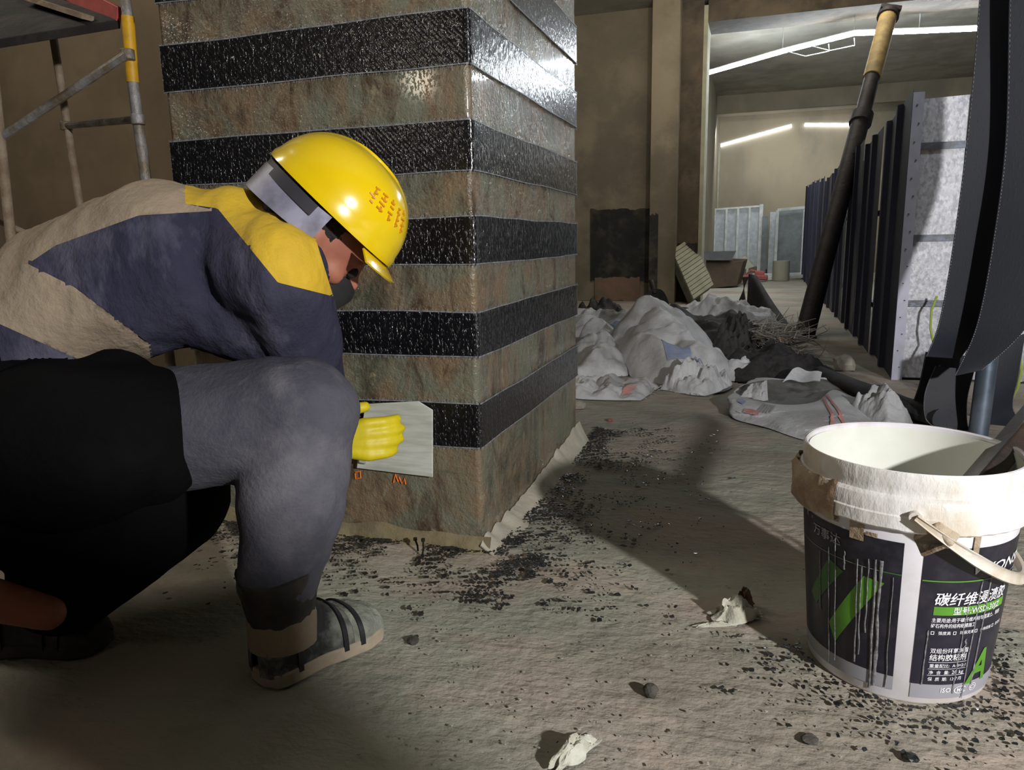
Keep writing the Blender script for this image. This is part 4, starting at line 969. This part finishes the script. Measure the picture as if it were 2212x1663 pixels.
# mask over nose/chin
bm = bmesh.new(); sph(bm, HD(.06, -.062, 0), (.056, .056, .052), hR); sph(bm, HD(.092, -.05, 0), (.028, .024, .028), hR); sph(bm, HD(.075, -.10, 0), (.03, .035, .022), hR)
place(remesh(bm, .006, 'face_mask', 3), 'face_mask', 'mask_black')
MB().tube([HD(.035, -.045, .062), HD(.0, -.02, .082), HD(-.03, .01, .078)], .003, 6).build('mask_strap', 'strap_grey', wk)
bm = bmesh.new(); sph(bm, HD(-.016, .018, 0), (.096, .081, .088), hR); cap(bm, HD(-.06, -.02, .035), .035, HD(-.06, -.02, -.035), .035)
place(remesh(bm, .006, 'hair', 3, lambda p, n_: .002 * noise.noise(p * 160)), 'hair', 'hair')
# hard hat
hat0 = HD(-.006, .042, 0)
def hatp(f, r, u): return hat0 + fF * f + fR * r + fU * u
g = MB(); nA, nB = 64, 22
vs = []
for j in range(nB + 1):
    ph = j / nB * PI / 2
    for i in range(nA):
        a = 2 * PI * i / nA; ca, sa = math.cos(a), math.sin(a); k = math.cos(ph) ** .9; ex = .128 if ca > 0 else .130
        f_, r_, u2_ = ex * k * ca, .113 * k * sa, .116 * math.sin(ph) ** .95
        if j < 2: f_ *= 1.02; r_ *= 1.02
        rd_ = .004 * max(0, 1 - abs(sa) * 6) * math.sin(ph); vs.append(hatp(f_, r_, u2_ + rd_))
g.add(vs, [(j * nA + i, j * nA + (i + 1) % nA, (j + 1) * nA + (i + 1) % nA, (j + 1) * nA + i) for j in range(nB) for i in range(nA)])
hat = g.build('hard_hat', 'helmet', wk, solid=.003, angle=180); hat['label'] = 'glossy yellow hard hat'
g = MB(); g.grid(lambda u, v: hatp((.125 + .03 * v) * math.cos((u - .5) * 2.0) + 0, (.116 + .02 * v) * math.sin((u - .5) * 2.0), -.004 - .012 * v), 24, 4)
g.build('peak', 'helmet', hat, solid=.003)
g = MB(); g.grid(lambda u, v: hatp(.128 * math.cos(PI / 2 + u * PI), .109 * math.sin(PI / 2 + u * PI) if False else .112 * math.cos(u * PI), -.002 - .05 * v - .012 * math.sin(u * PI)) , 40, 5)
g.build('nape_band', 'strap_grey', hat, solid=.004, angle=180)
g = MB(); g.grid(lambda u, v: hatp(-.124 * math.sin(.2 + u * (PI - .4)) - .002, .115 * math.cos(.2 + u * (PI - .4)), -.004 - .02 * v), 30, 3); g.build('suspension_band', 'strap_dark', hat, solid=.005)
g = MB()   # blurred orange printing on the shell: four rows of short strokes
random.seed(8)
for row in range(5):
    for q_ in range(4):
        ph = .62 + row * .0; aa = .55 + row * .19; aa2 = aa + .03
        ph0 = .50 + q_ * .085 + (row % 2) * .01
        def hs_(a, ph_): k = math.cos(ph_) ** .9; return hatp(.130 * k * math.cos(a), .115 * k * math.sin(a) , .1175 * math.sin(ph_) ** .95)
        ln = random.uniform(.05, .12); g.tube([hs_(aa, ph0), hs_(aa + ln, ph0 + random.uniform(-.02, .02))], .0022, 5)
        if random.random() < .6: g.tube([hs_(aa + .04, ph0 - .03), hs_(aa + .05, ph0 + .05)], .002, 5)
g.build('orange_printing', 'helmet_ink', hat)
# jacket
def fold(amp, sc, st):
    def f(p, n_): q_ = Vector((p.x * st[0], p.y * st[1], p.z * st[2])); return amp * (ridge(q_, sc, 3) - .1)
    return f
bm = bmesh.new()
for a, ra, b, rb in ((pel, .128, wai, .125), (wai, .125, che, .135), (che, .135, uba, .108), (uba, .095, shR, .080), (uba, .09, shL, .075), (shR, .078, elR, .066), (elR, .062, wrR, .044), (shL, .075, elL, .06), (elL, .06, wrL, .042), (che, .12, P(600, 700, 1.28), .085)): cap(bm, a, ra, b, rb, 24)
me = remesh(bm, .0065, 'jacket', 14, fold(.009, 7, (1.6, 1, .8)))
# split the jacket into its cloth panels (navy body, beige back and flank, yellow yoke)
def inpoly(x, y, poly):
    c_ = False; j = len(poly) - 1
    for i in range(len(poly)):
        if (poly[i][1] > y) != (poly[j][1] > y) and x < (poly[j][0] - poly[i][0]) * (y - poly[i][1]) / (poly[j][1] - poly[i][1]) + poly[i][0]: c_ = not c_
        j = i
    return c_
Yoke = [(400, 300), (640, 380), (720, 640), (600, 610), (470, 450), (400, 440)]
Back = [(-400, 300), (400, 300), (400, 440), (470, 455), (300, 465), (120, 530), (60, 570), (-400, 640)]
Flank = [(-400, 640), (60, 570), (160, 620), (320, 740), (330, 800), (200, 790), (0, 700), (-400, 760)]
def project(p):
    q_ = MW.T @ (np.array(p) - CC); return 1106 + FOC * q_[0] / q_[2], 831.5 + FOC * q_[1] / q_[2]
def snap(v):
    x, y = project(v.co); best = None
    for poly in (Yoke, Back, Flank):
        for i in range(len(poly)):
            (ax, ay), (bx, by) = poly[i], poly[(i + 1) % len(poly)]
            l2 = (bx - ax) ** 2 + (by - ay) ** 2; t = max(0, min(1, ((x - ax) * (bx - ax) + (y - ay) * (by - ay)) / l2))
            qx, qy = ax + t * (bx - ax), ay + t * (by - ay); d = math.hypot(x - qx, y - qy)
            if d < 5.5 and (best is None or d < best[0]): best = (d, qx, qy)
    if best:
        dep = (MW.T @ (np.array(v.co) - CC))[2]; v.co = P(best[1], best[2], dep)
for v in me.vertices: snap(v)
bmj = bmesh.new(); bmj.from_mesh(me)
cls = {}
for f in bmj.faces:
    x, y = project(f.calc_center_median())
    cls[f.index] = 1 if inpoly(x, y, Yoke) else 2 if inpoly(x, y, Back) else 3 if inpoly(x, y, Flank) else 4 if (x < 480 and y > 775) else 0
bmj.free()
for k, (nm, m_, lb) in enumerate((('jacket', 'navy', None), ('jacket_yoke', 'yellow_cloth', 'yellow shoulder yoke'), ('jacket_back', 'beige', 'beige back panel'), ('jacket_flank', 'beige', 'beige lower flank panel'), ('jacket_tail', 'cloth_shade_black', 'jacket tail with shadow painted in as black'))):
    b_ = bmesh.new(); b_.from_mesh(me); b_.faces.ensure_lookup_table()
    bmesh.ops.delete(b_, geom=[f for f in b_.faces if cls[f.index] != k], context='FACES')
    if len(b_.faces) == 0: b_.free(); continue
    mm = bpy.data.meshes.new(nm); b_.to_mesh(mm); b_.free(); o = place(mm, nm, m_)
    if lb: o['label'] = lb
# collar
g = MB(); ax = (hdc - uba).normalized()
# trousers: right leg grey-blue, seat and left leg black with painted-in shade
bm = bmesh.new(); cap(bm, hipR, .11, kneR, .093, 24); cap(bm, kneR, .090, ankR.lerp(kneR, .45), .082, 24); cap(bm, ankR.lerp(kneR, .45), .080, ankR + Vector((0, 0, .035)), .062, 24)
cap(bm, kneR + cdir(.3, .5, -.3) * .01, .085, kneR.lerp(ankR, .25), .085, 24)
place(remesh(bm, .009, 'trouser_leg', 8, fold(.007, 6, (1, 1, 1.5))), 'trouser_leg', 'trouser')['label'] = 'dusty grey-blue trouser leg'
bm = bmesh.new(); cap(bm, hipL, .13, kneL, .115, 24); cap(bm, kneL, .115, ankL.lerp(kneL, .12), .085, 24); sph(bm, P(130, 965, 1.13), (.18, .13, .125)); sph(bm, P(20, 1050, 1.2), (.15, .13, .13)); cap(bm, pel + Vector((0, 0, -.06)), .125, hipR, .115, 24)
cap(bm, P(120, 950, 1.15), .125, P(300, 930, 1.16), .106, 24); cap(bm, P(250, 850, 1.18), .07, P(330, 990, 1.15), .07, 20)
place(remesh(bm, .009, 'trouser_seat', 8, fold(.006, 6, (1, 1, 1.5))), 'trouser_seat', 'cloth_shade_black')['label'] = 'trouser seat and kneeling leg with shadow painted in as black'
MB().lathe([(.046, -.03), (.052, -.03), (.057, .0), (.062, .03), (.064, .05), (.058, .052)], ankR, 32, wob=lambda r, z, a: (r + .003 * noise.noise(Vector((math.cos(a) * 3, math.sin(a) * 3, z * 30))), z + .006 * math.cos(a * 2))).build('boot_cuff', 'shoe_dark', wk)
# shoes: lofted along the foot
def shoe(heel, toe, name, mats, s=1.0, label=None):
    heel = Vector((heel.x, heel.y, 0)); toe = Vector((toe.x, toe.y, 0)); d = (toe - heel); L_ = d.length; d.normalize(); n = Vector((-d.y, d.x, 0))
    ws = [(0, .010), (.03, .027), (.08, .036), (.2, .037), (.4, .036), (.6, .043), (.75, .047), (.9, .040), (.97, .026), (1, .012)]
    hs2 = [(0, .05), (.03, .085), (.08, .097), (.2, .10), (.38, .095), (.5, .078), (.65, .062), (.8, .052), (.92, .043), (1, .026)]
    def ip(tab, t):
        for (a, x), (b, y) in zip(tab[:-1], tab[1:]):
            if t <= b: k = (t - a) / (b - a); k = k * k * (3 - 2 * k); return x + (y - x) * k
        return tab[-1][1]
    def up(u, v, t0=0, t1=1, o=0, a0=0, a1=PI):
        t = t0 + (t1 - t0) * u; a = a0 + (a1 - a0) * v; w = ip(ws, t) * s + o; h = ip(hs2, t) * s + o
        ca, sa = math.cos(a), math.sin(a); return heel + d * (t * L_) + n * w * math.copysign(abs(ca) ** .8, ca) + Vector((0, 0, .018 + (h - .018) * abs(sa) ** .75))
    sh = thing.__call__ if False else None
    root = bpy.data.objects.new(name, None); COL.objects.link(root); root.parent = wk; root.location = heel - pivot; root.empty_display_size = .05
    if label: root['label'] = label
    MB().grid(lambda u, v: up(u, v, .0, .66), 26, 22).build('upper', mats[0], root, solid=.002, angle=180)
    MB().grid(lambda u, v: up(u, v, .64, 1, .001), 18, 22).build('toe_cap', mats[1], root, solid=.002, angle=180)
    sole = [(heel + d * (t * L_) + n * sg * (ip(ws, t) * s + .004)) for t, sg in [(i / 18, 1) for i in range(19)] + [(1 - i / 18, -1) for i in range(19)]]
    MB().prism([p_ + Vector((0, 0, .001)) for p_ in sole], (0, 0, .024)).build('sole', mats[2], root, bevel=.003)
    for t in (.2, .55, .68): MB().grid(lambda u, v: up(u, v, t, t + .035, .004), 4, 22).build('strap', mats[3], root, solid=.003, angle=180)
    return up, root
fh, ft = G(556, 1478), G(812, 1352)
up_, shR_ = shoe(fh, ft, 'shoe', ('shoe_upper', 'shoe_toe', 'shoe_sole', 'shoe_black'), 1.2, 'right shoe, mortar-smeared with a pale sole band')
# pale sock cuff between trouser and shoe
MB().lathe([(.042, -.075), (.055, -.07), (.055, -.03), (.049, .0)], ankR, 32).build('sock', 'beige', wk)['label'] = 'pale beige sock cuff'
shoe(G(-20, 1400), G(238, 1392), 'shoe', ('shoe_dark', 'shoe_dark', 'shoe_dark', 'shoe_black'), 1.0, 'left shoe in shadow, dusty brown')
# gloved right hand
bm = bmesh.new(); hd_d = Vector((.75, .25, .02)); hand(bm, wrR + Vector((-.012, -.01, .01)), hd_d, Vector((0, -.15, -1)), Vector((0, 1, 0)), 1.1, .0115, .5)
cap(bm, wrR - hd_d.normalized() * .03, .036, wrR + hd_d.normalized() * .012, .03)
place(remesh(bm, .0045, 'glove', 3), 'glove', 'glove')['label'] = 'yellow rubber glove on the right hand'
# scraper held against the band
ps = PY(862, 950, cy0 - .012)
sp = thing('plastic_scraper', ps, 'white plastic scraper pressed flat on the lowest carbon band', 'scraper')
q = [PY(772, 1010, 1.452), PY(936, 1030, 1.452), PY(936, 885, 1.452), PY(905, 866, 1.452), PY(790, 872, 1.452)]
MB().prism(q, (0, -.004, 0)).build('blade', 'scraper', sp, smooth=False, bevel=.0015)
MB().bar(PY(786, 905, 1.444), PY(786, 1000, 1.444), .022, .014, (0, 1, 0)).build('grip', 'scraper', sp, bevel=.003)

# unseen boxes added between floodlight and worker, to shade the left floor
for i, (cc2, sz, lb) in enumerate((((.78, -.28, .22), (.34, .62, .44), 'lower unseen box added behind the camera to shade the left floor'), ((.77, -.25, .64), (.30, .52, .40), 'upper unseen box added behind the camera to shade the left floor'))):
    cs = thing('added_shade_box', (cc2[0], cc2[1], cc2[2] - sz[2] / 2), lb, 'carton')
    MB().box(cc2, sz).build('box', 'carton', cs, smooth=False, bevel=.004); MB().box((cc2[0], cc2[1], cc2[2] + sz[2] / 2 + .0006), (.05, sz[1] * .99, .001)).build('added_shade_box_tape', 'board_pale', cs, smooth=False)
